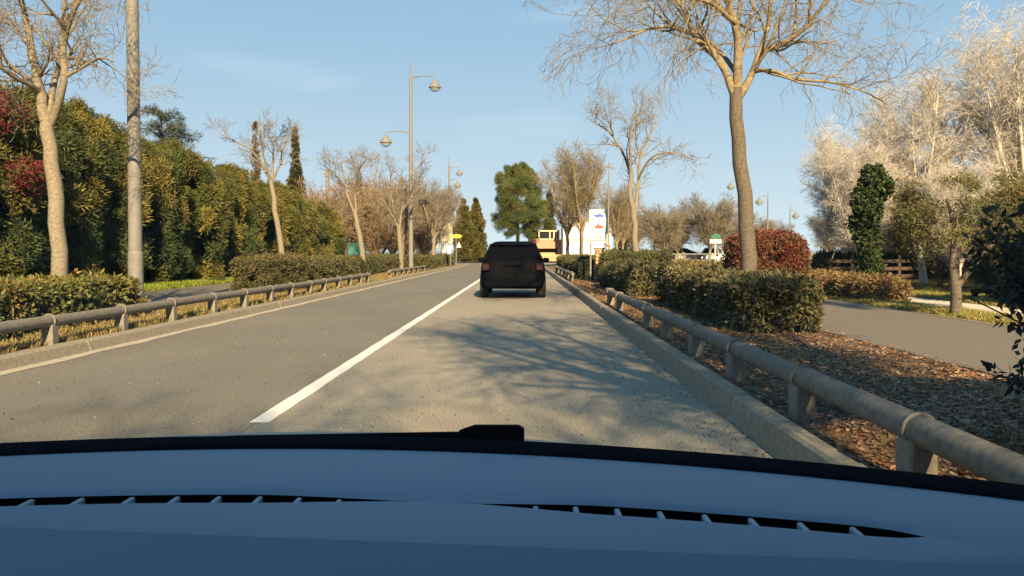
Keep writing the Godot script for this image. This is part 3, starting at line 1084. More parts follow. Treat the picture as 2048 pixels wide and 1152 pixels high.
# ---------------------------------------------------------------- scene
func _ready():
	# camera
	var cam := Camera3D.new()
	cam.name = "camera"
	cam.position = Vector3(0, 1.25, 0)
	cam.rotation = Vector3(deg_to_rad(-2.54), deg_to_rad(0.716), 0)
	cam.fov = 39.6
	cam.near = 0.05
	cam.far = 2000.0
	add_child(cam)
	cam.current = true
	# sky, exposure
	var we := WorldEnvironment.new()
	we.name = "world_environment"
	var env := Environment.new()
	env.background_mode = Environment.BG_SKY
	var sm := ProceduralSkyMaterial.new()
	sm.sky_top_color = Color(0.283, 0.431, 0.545)
	sm.sky_horizon_color = Color(0.565, 0.613, 0.625)
	sm.sky_curve = 0.16
	sm.ground_horizon_color = Color(0.42, 0.42, 0.40)
	sm.ground_bottom_color = Color(0.25, 0.23, 0.2)
	sm.sun_angle_max = 8.0
	sm.sky_cover = cloud_cover()
	sm.sky_cover_modulate = Color(1, 1, 1, 1)
	var sky := Sky.new()
	sky.sky_material = sm
	env.sky = sky
	env.tonemap_mode = Environment.TONE_MAPPER_LINEAR
	env.tonemap_exposure = 2.7
	env.sdfgi_enabled = true
	env.ssao_enabled = true
	env.ssil_enabled = true
	we.environment = env
	add_child(we)
	# low winter sun behind the camera, a little to the right
	var sun := DirectionalLight3D.new()
	sun.name = "sun"
	sun.light_energy = 1.6
	sun.light_color = Color(1.0, 0.895, 0.71)
	sun.light_angular_distance = 0.55
	sun.shadow_enabled = true
	add_child(sun)
	sun.look_at_from_position(Vector3.ZERO, Vector3(-0.19, -0.54, -1.0), Vector3.UP)

	gn.seed = 4
	gn.frequency = 0.08
	gn.fractal_octaves = 3
	make_materials()
	build_ground()
	build_rails_and_lamps()
	build_far_things()
	build_left_trees()
	build_right_trees()
	build_hedges()
	build_cover()
	make_car("black_car", "black hatchback driving ahead in the right lane", Vector3(-0.25, 0, -21.4), 0.0, M.black_paint, M.black_glass, M.black_trim)
	own_car()

func cloud_cover() -> ImageTexture:
	# thin streaks of cirrus, brightest low in the sky
	var f := FastNoiseLite.new()
	f.seed = 12
	f.frequency = 0.012
	f.fractal_octaves = 5
	var w := 1024
	var h := 512
	var src := f.get_seamless_image(w, h)
	src.convert(Image.FORMAT_L8)
	var d := src.get_data()
	var im := Image.create(w, h, false, Image.FORMAT_RGBA8)
	for y in h / 2:
		for x in w:
			var q := d[((y * 5) % h) * w + (x + y) % w] / 255.0
			var a := smoothstep(0.62, 1.0, q) * 0.035
			im.set_pixel(x, y, Color(1, 0.99, 0.97, a))
	return ImageTexture.create_from_image(im)

func build_rails_and_lamps():
	guard_rail("long low guard rail along the left kerb in front of the clipped hedges", -5.76, GL, -3.6, -30.1, [-4.5, -6.2, -7.95, -9.66, -11.4, -13.05, -14.8, -16.5, -18.2, -19.85, -21.6, -23.2, -25.0, -26.7, -28.4, -29.8], 1)
	guard_rail("short far guard rail on the left beside the slender tree", -5.8, GL, -34.8, -47.6, [-35.1, -36.8, -38.6, -40.3, -42.2, -44.2, -47.2], 2)
	guard_rail("near guard rail along the right kerb running past the car", 1.86, GR, 0.6, -17.4, [-0.6, -2.2, -3.75, -5.3, -6.95, -8.55, -10.25, -11.8, -15.2, -16.8], 3)
	guard_rail("short far guard rail by the right kerb near the fire sign", 1.95, GR, -30.6, -45.5, [-31.5, -34.2, -37.0, -40.2, -43.6, -45.2], 4)

	var l: Node3D = lamp_post("thick grey lamp pole with a yellow band behind the left hedge", Vector3(-7.05, GL, -14.5), 12.4, [[11.4, 1.4], [8.6, -1.4]], 0.115, -0.008)
	var yb := MB.new()
	yb.lathe(Vector3.ZERO, [Vector2(0.112, 2.28), Vector2(0.113, 2.28), Vector2(0.113, 2.34), Vector2(0.112, 2.34)], 18)
	put("yellow_band", yb.mesh(), M.yellow, l)
	lamp_post("tall lamp with one bell head each side above the left trees", Vector3(-6.95, GL, -50.0), 12.9, [[12.0, 1.5], [8.6, -1.55]], 0.135, -0.004)
	lamp_post("distant lamp with two bell heads reaching right over the road", Vector3(-7.8, GL, -86.0), 11.3, [[10.2, 1.1], [8.9, 0.9]], 0.15)
	lamp_post("thin lamp pole rising behind the fire warning sign", Vector3(5.7, GR, -53.0), 7.2, [], 0.06)
	lamp_post("far lamp half hidden by the trunk of the big right tree", Vector3(21.8, GR, -80.0), 9.0, [[8.2, -1.1]], 0.1)
	lamp_post("far lamp above the red bush with its head on the left", Vector3(24.4, GR, -80.0), 7.3, [[6.7, -0.85]], 0.1)
	lamp_post("far lamp right of the red bush with its head on the right", Vector3(28.6, GR, -86.0), 6.2, [[5.6, 0.6]], 0.1)
	lamp_post("far slim pole among the bare trees left of the parked cars", Vector3(13.2, GR, -80.0), 6.0, [], 0.08)
	fire_sign(Vector3(2.95, GR, -31.0))

	# brick pillar with a round blue sign beside the fire sign
	var t := thing("brick_pillar", "stout brick pillar under the fire warning sign", "pillar", Vector3(3.05, GR, -31.6))
	var r := rng(5)
	for y in 17:
		for k in 2:
			var b := MB.new()
			b.box(Vector3.ZERO, Vector3(0.17, 0.062, 0.30) if y % 2 == 0 else Vector3(0.30, 0.062, 0.17), 0.004)
			var p := Vector3((k - 0.5) * 0.18, 0.02 + y * 0.07, 0) if y % 2 == 0 else Vector3(0, 0.02 + y * 0.07, (k - 0.5) * 0.18)
			put("brick", b.mesh(), M.brick, t, p + Vector3(r.randf_range(-0.004, 0.004), 0, r.randf_range(-0.004, 0.004)))
	var core := MB.new()
	core.box(Vector3(0, 0.55, 0), Vector3(0.30, 1.3, 0.30))
	put("mortar", core.mesh(), M.beige, t)
	var cp := MB.new()
	cp.box(Vector3(0, 1.24, 0), Vector3(0.42, 0.07, 0.42), 0.015)
	put("cap_stone", cp.mesh(), M.beige, t)
	var s := thing("round_sign", "small round blue and white sign on a post behind the hedge", "sign", Vector3(3.6, GR, -35.0))
	var b3 := MB.new()
	b3.tube([Vector3(0, -0.1, 0), Vector3(0, 1.5, 0)], [0.03, 0.03], 8)
	put("post", b3.mesh(), M.metal, s)
	slab("plate", circle(0, 1.2, 0.18, 24), 0.03, 0.01, M.sign, s)
	slab("disc", circle(0.0, 1.2, 0.14, 24), 0.041, 0.004, M.blue, s)
	slab("arrow", [Vector2(-0.02, 1.28), Vector2(-0.02, 1.17), Vector2(-0.07, 1.17), Vector2(0, 1.10), Vector2(0.07, 1.17), Vector2(0.02, 1.17), Vector2(0.02, 1.28)], 0.046, 0.003, M.sign, s)

func circle(x: float, y: float, q: float, m: int) -> Array:
	var o := []
	for k in m:
		o.append(Vector2(x + cos(TAU * k / m) * q, y + sin(TAU * k / m) * q))
	return o

func board_sign(called: String, label: String, at: Vector3, shapes: Array, post_h: float, posts: Array):
	var t := thing(called, label, "sign", at, 0.0, "road signs beyond the left trees")
	for x in posts:
		var b := MB.new()
		b.tube([Vector3(x, -0.15, -0.04), Vector3(x, post_h, -0.04)], [0.045, 0.045], 8)
		put("post", b.mesh(), M.metal, t)
	var k := 0
	for s in shapes:
		slab("board", s[0], 0.01 + 0.012 * k, 0.02, s[1], t)
		k += 1
	return t

func bx(called: String, ce: Vector3, sz: Vector3, m: Material, parent: Node, ch := 0.0):
	var b := MB.new()
	b.box(Vector3.ZERO, sz, ch)
	return put(called, b.mesh(), m, parent, ce)

func build_far_things():
	# pink pavilion with a band of cream windows at the end of the road
	var t := thing("pink_pavilion", "pink walled pavilion with cream window band at the road's end", "building", Vector3(3.35, GR, -120.0))
	bx("base_wall", Vector3(0.3, 0.5, 0), Vector3(5.2, 1.2, 4.0), M.beige, t)
	bx("undercroft_wall", Vector3(0.2, 1.4, -1.9), Vector3(4.8, 0.6, 0.2), M.beige, t)
	for x in [-1.3, 2.1]:
		bx("pillar", Vector3(x, 1.4, 1.7), Vector3(0.35, 0.6, 0.35), M.cream, t)
	bx("wall", Vector3(0.2, 2.35, 0), Vector3(5.0, 1.3, 4.0), M.pink, t)
	bx("sill_band", Vector3(0, 3.07, 0), Vector3(4.3, 0.14, 4.1), M.cream, t)
	bx("lintel", Vector3(0, 4.27, 0), Vector3(4.35, 0.22, 4.2), M.cream, t, 0.03)
	for q in [-2.1, -1.5, -0.85, 0.75, 1.35, 1.75, 2.08]:
		bx("mullion", Vector3(q, 3.65, 1.95), Vector3(0.16, 1.02, 0.14), M.cream, t)
	for q in [[-1.8, 0.44], [-1.175, 0.49], [-0.05, 1.44], [1.05, 0.44], [1.55, 0.24], [1.915, 0.17]]:
		bx("window_pane", Vector3(q[0], 3.65, 1.86), Vector3(q[1], 1.02, 0.03), M.glass, t)
	bx("back_wall", Vector3(0, 3.65, -0.1), Vector3(4.2, 1.02, 3.8), M.tan, t)
	bx("gate_post", Vector3(-2.35, 3.1, 2.1), Vector3(0.3, 6.1, 0.3), M.cream, t, 0.03)
	var w := thing("white_building", "plain white building behind the trees right of the pavilion", "building", Vector3(9.2, GR, -116.0))
	bx("wall", Vector3(-0.6, 2.7, 0), Vector3(5.6, 5.6, 6.0), M.white, w)
	bx("drain_pipe", Vector3(-0.6, 2.9, 3.06), Vector3(5.5, 0.10, 0.06), M.metal, w)
	bx("wall_return", Vector3(2.8, 2.2, 1.0), Vector3(1.2, 4.6, 4.0), M.white, w)
	bx("door", Vector3(2.8, 1.15, 3.02), Vector3(0.9, 2.1, 0.06), M.tile, w)
	bx("roof", Vector3(-0.6, 5.6, 0), Vector3(6.0, 0.25, 6.4), M.beige, w, 0.05)

	# low pale bank and wall beyond the junction
	var lw := thing("low_stone_wall", "long low beige wall beyond the junction in front of the pavilion", "wall", Vector3(1.5, GR, -100.0))
	var r := rng(8)
	var x := -3.4
	while x < 9.0:
		var q := r.randf_range(0.7, 1.2)
		for y in 2:
			bx("stone", Vector3(x + q / 2 + (0.2 if y == 1 else 0.0), 0.22 + y * 0.42, 0), Vector3(q - 0.02, 0.4, 0.4), M.beige, lw, 0.03)
		x += q
	# signs near the far left lamp
	var far := -64.0
	board_sign("sign_board", "pale board with a smaller plate below, seen between left trunks", Vector3(-6.95, GL, far), [[rrect(0, 2.1, 0.62, 0.66, 0.12), M.cream], [rrect(0.02, 1.62, 0.46, 0.26, 0.04), M.cream]], 2.4, [0.0])
	board_sign("tall_sign_board", "tall cream board on posts by the distant left lamp", Vector3(-6.15, GL, far - 1.5), [[[Vector2(-0.42, 1.85), Vector2(0.42, 1.85), Vector2(0.44, 3.6), Vector2(-0.38, 3.6)], M.cream], [rrect(-0.22, 1.45, 0.3, 0.66, 0.05), M.sign], [rrect(0.2, 1.4, 0.32, 0.72, 0.05), M.sign]], 3.4, [-0.3, 0.3])
	board_sign("arrow_sign", "yellow direction arrow above a white triangle sign", Vector3(-5.55, GL, far - 4.0), [[[Vector2(-0.42, 2.35), Vector2(0.3, 2.35), Vector2(0.45, 2.5), Vector2(0.3, 2.65), Vector2(-0.42, 2.65)], M.yellow], [[Vector2(-0.02, 1.55), Vector2(0.4, 1.55), Vector2(0.19, 2.05)], M.sign]], 2.8, [-0.05])
	board_sign("direction_board", "narrow yellow board behind the left trunks", Vector3(-10.0, GL, far - 6.0), [[rrect(0, 2.1, 1.3, 0.32, 0.03), M.cream]], 2.2, [-0.5, 0.5])
	# green metal cabinet behind the hedge
	var c := thing("utility_cabinet", "teal green metal cabinet at the end of the evergreen row", "cabinet", Vector3(-9.3, GL, -45.0))
	bx("body", Vector3(0, 0.78, 0), Vector3(0.9, 1.6, 0.6), M.teal, c, 0.02)
	for q in [-0.3, -0.1, 0.1, 0.3]:
		bx("rib", Vector3(q, 0.78, 0.31), Vector3(0.03, 1.4, 0.03), M.teal, c)
	bx("lid", Vector3(0, 1.6, 0), Vector3(0.98, 0.08, 0.68), M.teal, c, 0.02)
	# far utility pole
	var up := thing("utility_pole", "pale wooden utility pole above the far end of the evergreens", "pole", Vector3(-17.0, GL, -70.0))
	var ub := MB.new()
	ub.tube([Vector3(0, -0.2, 0), Vector3(0, 8.4, 0)], [0.19, 0.14], 10, true)
	put("pole", ub.mesh(), M.post, up)
	bx("cross_arm", Vector3(0, 8.0, 0), Vector3(0.9, 0.1, 0.1), M.post, up)
	# parked cars and field fence on the right
	M.car_white = mat([0.62, 0.63, 0.64], 0.3)
	M.car_silver = mat([0.36, 0.38, 0.40], 0.3)
	var spots := [[17.0, -73.0, "white car parked under the green sign beyond the field fence", M.car_white], [13.4, -76.0, "silver car parked behind the field fence, leftmost of the row", M.car_silver], [14.9, -82.0, "pale car parked between the bare trees beyond the field fence", M.car_white], [20.6, -76.0, "silver car parked behind the field fence left of the red bush", M.car_silver]]
	for s in spots:
		make_car("parked_car", s[2], Vector3(s[0], GR, s[1]), 0.5 + s[0] * 0.31, s[3], M.glass, M.tyre, "cars parked beyond the field fence")
	var f := thing("field_fence", "low pale rail fence across the far side of the field", "fence", Vector3(19.0, GR, -62.0))
	for k in 16:
		bx("post", Vector3(-10.5 + k * 2.0, 0.5, 0), Vector3(0.12, 1.2, 0.12), M.post, f, 0.01)
		if k < 15:
			bx("rail", Vector3(-9.5 + k * 2.0, 0.98, 0.065), Vector3(1.98, 0.08, 0.05), M.post, f, 0.01)
			bx("rail", Vector3(-9.5 + k * 2.0, 0.52, 0.065), Vector3(1.98, 0.06, 0.05), M.post, f, 0.01)
	var gs := thing("green_sign", "green topped white sign on a post above the parked cars", "sign", Vector3(16.6, GR, -69.0))
	bx("post", Vector3(0, 1.2, 0), Vector3(0.1, 2.6, 0.1), M.sign, gs)
	bx("board", Vector3(0, 2.05, 0.08), Vector3(1.0, 0.34, 0.06), M.sign, gs, 0.01)
	slab("green_panel", [Vector2(-0.35, 2.3), Vector2(0.45, 2.3), Vector2(0.4, 2.62), Vector2(-0.05, 2.72), Vector2(-0.4, 2.55)], 0.05, 0.06, M.green, gs)
	# house and slat fence behind the right-hand trees
	var h := thing("house", "tan walled house with tiled roof behind the pale trees", "house", Vector3(21.5, GR, -40.0))
	bx("wall", Vector3(0, 1.4, 0), Vector3(9.0, 3.0, 6.0), M.tan, h)
	var rf := MB.new()
	for s2 in [-1, 1]:
		rf.quad(Vector3(-4.9, 2.85, 3.5 * s2), Vector3(-4.9, 4.4, 0), Vector3(4.9, 4.4, 0), Vector3(4.9, 2.85, 3.5 * s2))
	for s2 in [-4.5, 4.5]:
		rf.tri(Vector3(s2, 2.88, 3.0), Vector3(s2, 4.25, 0), Vector3(s2, 2.88, -3.0))
	put("roof", rf.mesh(), M.tile, h)
	for q in [-3.0, -0.8, 2.6]:
		var wn: MeshInstance3D = bx("window", Vector3(q, 1.5, 3.03), Vector3(1.0, 1.2, 0.08), M.beige, h, 0.01)
		bx("pane", Vector3(0, 0, 0.045), Vector3(0.84, 1.04, 0.02), M.glass, wn)
	var sf := thing("slat_fence", "dark wooden slat fence under the trees on the right", "fence", Vector3(15.5, GR, -29.5), 0.12)
	for k in 9:
		bx("post", Vector3(-7.2 + k * 1.8, 0.45, 0), Vector3(0.1, 1.1, 0.1), M.bark_dark, sf)
		if k < 8:
			for y in [0.25, 0.52, 0.79]:
				bx("slat", Vector3(-6.3 + k * 1.8, y, 0.065), Vector3(1.76, 0.12, 0.03), M.bark_dark, sf)

func build_left_trees():
	var P := {"n": [7, 5, 4, 2], "t0": [0.12, 0.15, 0.15, 0.2], "ang": [48, 48, 45, 45], "len": [1.0, 0.62, 0.40, 0.22], "r": [0.035, 0.015, 0.008, 0.005], "seg": [8, 7, 6, 4], "wig": [0.2, 0.25, 0.28, 0.32], "up": [0.07, 0.03, 0.0, -0.04], "tip": 0.0032}
	var Q := {"n": [8, 5, 4], "t0": [0.12, 0.15, 0.15], "ang": [46, 46, 45], "len": [1.05, 0.65, 0.40], "r": [0.035, 0.016, 0.009], "seg": [6, 5, 4], "wig": [0.2, 0.22, 0.25], "up": [0.09, 0.06, 0.02], "tip": 0.0055}
	var g := "bare roadside trees"

	bare_tree("bare_tree", "bare tree with forked pale trunk left of the thick lamp pole", g, Vector3(-7.3, 0, -12.5), [
		[[Vector3(0.07, 0.10, 0), Vector3(0.04, 0.91, 0), Vector3(-0.01, 2.07, 0), Vector3(-0.10, 2.93, 0), Vector3(-0.14, 3.44, 0)], 0.13, 0.095],
		[[Vector3(-0.14, 3.30, 0), Vector3(-0.25, 3.95, 0), Vector3(-0.34, 4.49, 0), Vector3(-0.61, 5.05, -0.30), Vector3(-0.86, 5.84, -0.50)], 0.085, 0.03],
		[[Vector3(-0.10, 3.35, 0), Vector3(-0.14, 4.01, -0.30), Vector3(-0.15, 4.54, -0.50), Vector3(-0.16, 5.14, -0.60), Vector3(-0.2, 5.95, -0.80)], 0.06, 0.025],
		[[Vector3(-0.06, 3.25, 0), Vector3(0.28, 3.86, 0.20), Vector3(0.30, 4.40, 0.20), Vector3(0.50, 4.74, 0.40), Vector3(0.80, 5.09, 0.60), Vector3(1.0, 5.53, 0.8)], 0.07, 0.025],
		[[Vector3(-0.23, 3.87, 0), Vector3(-0.7, 4.10, -0.30), Vector3(-1.2, 4.47, -0.50), Vector3(-1.75, 4.67, -0.8)], 0.045, 0.015],
		[[Vector3(0.30, 3.94, 0.20), Vector3(0.70, 4.10, 0.3), Vector3(1.0, 4.15, 0.5), Vector3(1.3, 4.05, 0.7)], 0.03, 0.01],
		[[Vector3(-0.19, 3.75, 0), Vector3(-0.35, 3.95, 0.7), Vector3(-0.5, 4.3, 1.2), Vector3(-0.6, 4.9, 1.7)], 0.04, 0.015]], P, 21, M.bark, M.bark)
	bare_tree("bare_tree", "slim bare tree leaning left before the evergreen row", g, Vector3(-7.3, 0, -24.3), [
		[[Vector3(-0.01, 0.1, 0), Vector3(-0.05, 1.33, 0), Vector3(-0.20, 2.54, 0), Vector3(-0.32, 3.45, 0)], 0.10, 0.065],
		[[Vector3(-0.32, 3.35, 0), Vector3(-0.58, 3.91, 0), Vector3(-1.02, 4.41, -0.3), Vector3(-1.55, 4.67, -0.4), Vector3(-2.1, 5.0, -0.5)], 0.045, 0.012],
		[[Vector3(-0.32, 3.35, 0), Vector3(-0.41, 4.03, 0.3), Vector3(-0.46, 4.52, 0.5), Vector3(-0.40, 4.85, 0.7)], 0.04, 0.012],
		[[Vector3(-0.29, 3.4, 0), Vector3(-0.05, 3.91, 0), Vector3(-0.02, 4.41, -0.3), Vector3(0.1, 4.85, -0.4)], 0.04, 0.012],
		[[Vector3(-0.28, 3.35, 0), Vector3(-0.40, 4.28, -0.5), Vector3(-0.45, 4.8, -0.8)], 0.035, 0.012]], {"n": [7, 5, 4], "t0": [0.15, 0.2, 0.2], "ang": [42, 45, 45], "len": [0.75, 0.45, 0.3], "r": [0.02, 0.011, 0.007], "seg": [5, 4, 3], "wig": [0.2, 0.22, 0.25], "up": [0.08, 0.05, 0.0], "tip": 0.0050}, 22, M.bark, M.bark)
	bare_tree("bare_tree", "slim bare tree at the end of the long left guard rail", g, Vector3(-7.3, 0, -36.8), [
		[[Vector3(0.03, 0.1, 0), Vector3(-0.06, 1.36, 0), Vector3(-0.27, 2.51, 0), Vector3(-0.38, 3.09, 0)], 0.14, 0.10],
		[[Vector3(-0.36, 3.0, 0), Vector3(-0.73, 3.89, 0), Vector3(-0.93, 4.65, -0.4), Vector3(-1.15, 5.5, -0.6)], 0.07, 0.02],
		[[Vector3(-0.34, 3.0, 0), Vector3(-0.34, 4.0, 0), Vector3(-0.14, 4.75, 0.6), Vector3(0.3, 5.4, 1.0)], 0.07, 0.02],
		[[Vector3(-0.82, 4.2, -0.2), Vector3(-1.15, 4.75, 0.4), Vector3(-1.55, 5.1, 0.6)], 0.04, 0.015],
		[[Vector3(-0.34, 3.8, 0), Vector3(-0.2, 4.5, -0.7), Vector3(-0.4, 5.3, -1.0)], 0.04, 0.015]], Q, 23, M.bark, M.bark)
	bare_tree("bare_tree", "bare spreading tree left of the tall two headed lamp", g, Vector3(-7.3, 0, -47.9), [
		[[Vector3(0.06, 0.1, 0), Vector3(0, 1.70, 0), Vector3(-0.09, 2.75, 0)], 0.16, 0.12],
		[[Vector3(-0.09, 2.6, 0), Vector3(-0.36, 3.50, 0), Vector3(-0.64, 5.05, -0.8), Vector3(-0.77, 6.3, -1.0)], 0.08, 0.02],
		[[Vector3(-0.06, 2.65, 0), Vector3(0.17, 4.09, 0), Vector3(0.56, 5.42, 0.8), Vector3(1.7, 6.8, 1.0)], 0.09, 0.02],
		[[Vector3(-0.30, 3.32, 0), Vector3(-1.04, 4.29, -0.8), Vector3(-1.62, 5.8, -1.2), Vector3(-1.9, 6.8, -1.4)], 0.06, 0.02],
		[[Vector3(0.1, 3.7, 0), Vector3(0.9, 4.9, -0.6), Vector3(1.1, 6.0, -1.2)], 0.05, 0.015]], {"n": [9, 6, 4], "t0": [0.1, 0.15, 0.15], "ang": [44, 46, 45], "len": [1.35, 0.8, 0.5], "r": [0.04, 0.018, 0.011], "seg": [6, 5, 4], "wig": [0.2, 0.22, 0.25], "up": [0.09, 0.06, 0.02], "tip": 0.0075}, 24, M.bark, M.bark)
	# further bare trees down the left side
	var F := {"n": [9, 7, 5], "t0": [0.1, 0.15, 0.15], "ang": [44, 46, 45], "len": [1.4, 0.85, 0.55], "r": [0.04, 0.02, 0.013], "seg": [5, 4, 3], "wig": [0.2, 0.22, 0.25], "up": [0.09, 0.06, 0.02], "tip": 0.009}
	var f1 := bare_tree("bare_tree", "bare tree in front of the cream board on the left", g, Vector3(-6.9, 0, -62.0), skeleton(31, 2.4, 6.3, 2.0, 0.15, 6), F, 31, M.bark, M.bark)
	copy(f1, Vector3(-8.4, 0, -57.0), 2.0, 0.85, "bare tree just right of the tall two headed lamp")
	copy(f1, Vector3(-7.4, 0, -74.0), 4.1, 1.05, "bare tree beside the distant two headed lamp")
	# brown thicket behind
	var B := {"n": [8, 6, 5], "t0": [0.1, 0.1, 0.1], "ang": [38, 42, 45], "len": [1.3, 0.9, 0.6], "r": [0.03, 0.02, 0.016], "seg": [4, 3, 3], "wig": [0.2, 0.22, 0.25], "up": [0.06, 0.04, 0.02], "tip": 0.011}
	var sk := skeleton(41, 0.5, 5.0, 2.6, 0.12, 11)
	var b1 := bare_tree("twiggy_tree", "brown twiggy tree at the left end of the thicket by the utility pole", "brown thicket behind the left trees", Vector3(-20.0, GL, -72.0), sk, B, 41, M.bark_brown, M.bark_brown)
	var spots := [[-17.0, -62.0, 0.0, 1.0], [-15.0, -66.0, 1.0, 1.3], [-13.6, -60.0, 2.2, 1.1], [-12.6, -68.0, 3.1, 1.35], [-11.2, -63.0, 4.0, 1.05], [-13.0, -80.0, 2.9, 1.6], [-10.6, -72.0, 5.0, 1.25], [-9.2, -68.0, 0.3, 0.85], [-9.6, -79.0, 1.7, 1.2]]
	for k in spots.size():
		var s: Array = spots[k]
		copy(b1, Vector3(s[0], GL, s[1]), s[2], s[3], "brown twiggy tree in the left thicket, %s from its left end" % ordinal(k + 1))

	# tall evergreen row
	var spray := leaf_clump(51, 28, 0.26, 0.16, 0.034, 0.5)
	var pal := [[0.140, 0.118, 0.029], [0.105, 0.104, 0.028], [0.068, 0.080, 0.024], [0.150, 0.118, 0.032], [0.052, 0.066, 0.022], [0.085, 0.094, 0.026]]
	var z := -10.0
	var r := rng(52)
	for k in 15:
		var hh := 5.0 + r.randf_range(-0.35, 0.35)
		if z < -40.0: hh -= 0.8 * (-40.0 - z) / 14.0
		if z > -27.0: hh += 0.3
		var at := Vector3(-13.3 + r.randf_range(-0.22, 0.22), GL, z)
		var lab := "golden green conifer in the tall evergreen row, %s from the left edge" % ordinal(max(k - 2, 0))
		if k < 2: lab = "conifer of the evergreen row left of the picture, out of view, %s" % ["farther back", "next to the frame"][k]
		if k == 14: lab = "rounded conifer ending the evergreen row beside the teal cabinet"
		evergreen("conifer", lab, "tall evergreen row on the left", at, [1.55, 1.7, 1.75, 1.75, 1.6, 1.25, 0.45], 0.12, hh - 0.3, 150, 32, 0.32, 2.0, spray, 1.0, pal, 60 + k, 0.14)
		z -= 2.85 + r.randf_range(-0.2, 0.3)
	# loose blue-green cedar top standing over the row
	var pal2 := [[0.05, 0.065, 0.05], [0.07, 0.085, 0.055], [0.04, 0.05, 0.04]]
	var ced := thing("cedar", "loose dark cedar with drooping sprays above the evergreen row", "tree", Vector3(-14.4, GL, -32.0))
	var cb := MB.new()
	cb.tube([Vector3(0, -0.2, 0), Vector3(0.05, 3.0, 0), Vector3(0, 6.8, 0)], [0.16, 0.1, 0.02], 8)
	var tr := []
	var cols := []
	var rc := rng(53)
	for k in 52:
		var a := rc.randf() * TAU
		var y := rc.randf_range(3.4, 6.5)
		var l := (7.5 - y) * 0.72 * rc.randf_range(0.5, 1.2)
		var e := Vector3(cos(a) * l, y + 0.25, sin(a) * l)
		cb.tube([Vector3(0, y, 0), Vector3(cos(a) * l * 0.5, y + 0.3, sin(a) * l * 0.5), e], [0.03, 0.02, 0.008], 4)
		for j in 15:
			var u := rc.randf_range(0.25, 1.0)
			var p := Vector3(cos(a) * l * u, y + 0.25 + rc.randf_range(-0.12, 0.08), sin(a) * l * u) + rdir(rc) * 0.12
			tr.append(Transform3D(rbasis(rc, rc.randf_range(0.45, 0.8)), p))
			cols.append(pick(rc, pal2))
	put("trunk", cb.mesh(), M.bark_dark, ced)
	many("crown", spray, M.conifer, tr, cols, ced)
	# cypresses behind
	var cy := leaf_clump(54, 18, 0.18, 0.20, 0.06, 1.5)
	var cpal := [[0.060, 0.060, 0.022], [0.085, 0.078, 0.026], [0.04, 0.045, 0.02]]
	evergreen("cypress", "slender dark cypress with pointed tip behind the evergreens", "cypresses", Vector3(-19.8, GL, -70.0), [0.75, 0.8, 0.75, 0.62, 0.42, 0.2, 0.05], 0.3, 11.7, 120, 26, 0.34, 1.8, cy, 1.0, cpal, 81, 0.15)
	evergreen("cypress", "thin reddish brown cypress behind the leaning bare tree", "cypresses", Vector3(-22.6, GL, -68.0), [0.55, 0.7, 0.6, 0.45, 0.28, 0.14, 0.05], 0.3, 11.8, 80, 14, 0.3, 2.0, cy, 0.9, [[0.16, 0.10, 0.055], [0.12, 0.08, 0.045]], 82, 0.15)
	var c2 := [[0.105, 0.098, 0.03], [0.08, 0.082, 0.026], [0.13, 0.105, 0.035]]
	evergreen("cypress", "broad olive cypress left of the umbrella-shaped pine, nearer the signs", "cypresses", Vector3(-7.3, GL, -100.0), [1.0, 1.1, 1.1, 1.0, 0.8, 0.45, 0.1], 0.2, 7.4, 90, 30, 0.4, 1.6, cy, 1.2, c2, 83, 0.15)
	evergreen("cypress", "broad olive cypress touching the big pine on its left", "cypresses", Vector3(-5.8, GL, -101.0), [0.9, 1.0, 1.0, 0.9, 0.7, 0.4, 0.1], 0.2, 7.6, 90, 30, 0.4, 1.6, cy, 1.2, c2, 84, 0.15)
	evergreen("cypress", "dark narrow cypress just right of the big pine", "cypresses", Vector3(4.3, GR, -128.0), [0.9, 1.0, 1.0, 0.9, 0.7, 0.4, 0.1], 0.2, 10.6, 90, 26, 0.45, 1.6, cy, 1.2, cpal, 85, 0.2)
	evergreen("cypress", "small brown cypress right of the fire sign", "cypresses", Vector3(10.8, GR, -86.0), [0.6, 0.7, 0.7, 0.5, 0.35, 0.1], 0.2, 5.2, 60, 20, 0.35, 1.6, cy, 1.0, cpal, 86, 0.15)
	# pine at the end of the road
	var pt := leaf_clump(55, 26, 0.32, 0.30, 0.03, 0.4)
	var ppal := [[0.105, 0.115, 0.035], [0.085, 0.105, 0.035], [0.06, 0.08, 0.03], [0.13, 0.125, 0.04]]
	evergreen("pine_tree", "large rounded green pine standing at the end of the road", "", Vector3(-0.6, GR, -112.0), [2.0, 3.2, 3.7, 3.75, 3.3, 2.6, 1.3], 3.6, 9.6, 150, 56, 0.9, 0.8, pt, 1.1, ppal, 87, 0.28)
	# red-leaved creeper over the nearest evergreens
	var rl := leaf_clump(56, 16, 0.17, 0.07, 0.05)
	for q in [[Vector3(-11.3, 4.35, -17.6), Vector3(0.42, 0.5, 0.5), 135, "red creeper leaves at the top left of the evergreen row"], [Vector3(-11.0, 2.98, -17.9), Vector3(0.48, 0.42, 0.55), 140, "red creeper leaves halfway up the nearest evergreens, left of the bare trunk"]]:
		var ct := thing("red_creeper", q[3], "creeper", Vector3(q[0].x, GL, q[0].z), 0.0, "red creeper patches")
		var sb := MB.new()
		var rr := rng(int(q[2]))
		for k in 5:
			var e: Vector3 = Vector3(0, q[0].y - GL, 0) + rdir(rr) * q[1] * 0.8
			sb.tube([Vector3(-1.5 + k * 0.12, -0.1, -0.6), Vector3(-1.1 + k * 0.1, (q[0].y) * 0.6, -0.4), e], [0.02, 0.016, 0.006], 5)
		put("stems", sb.mesh(), M.bark_dark, ct)
		var t2 := []
		var k2 := []
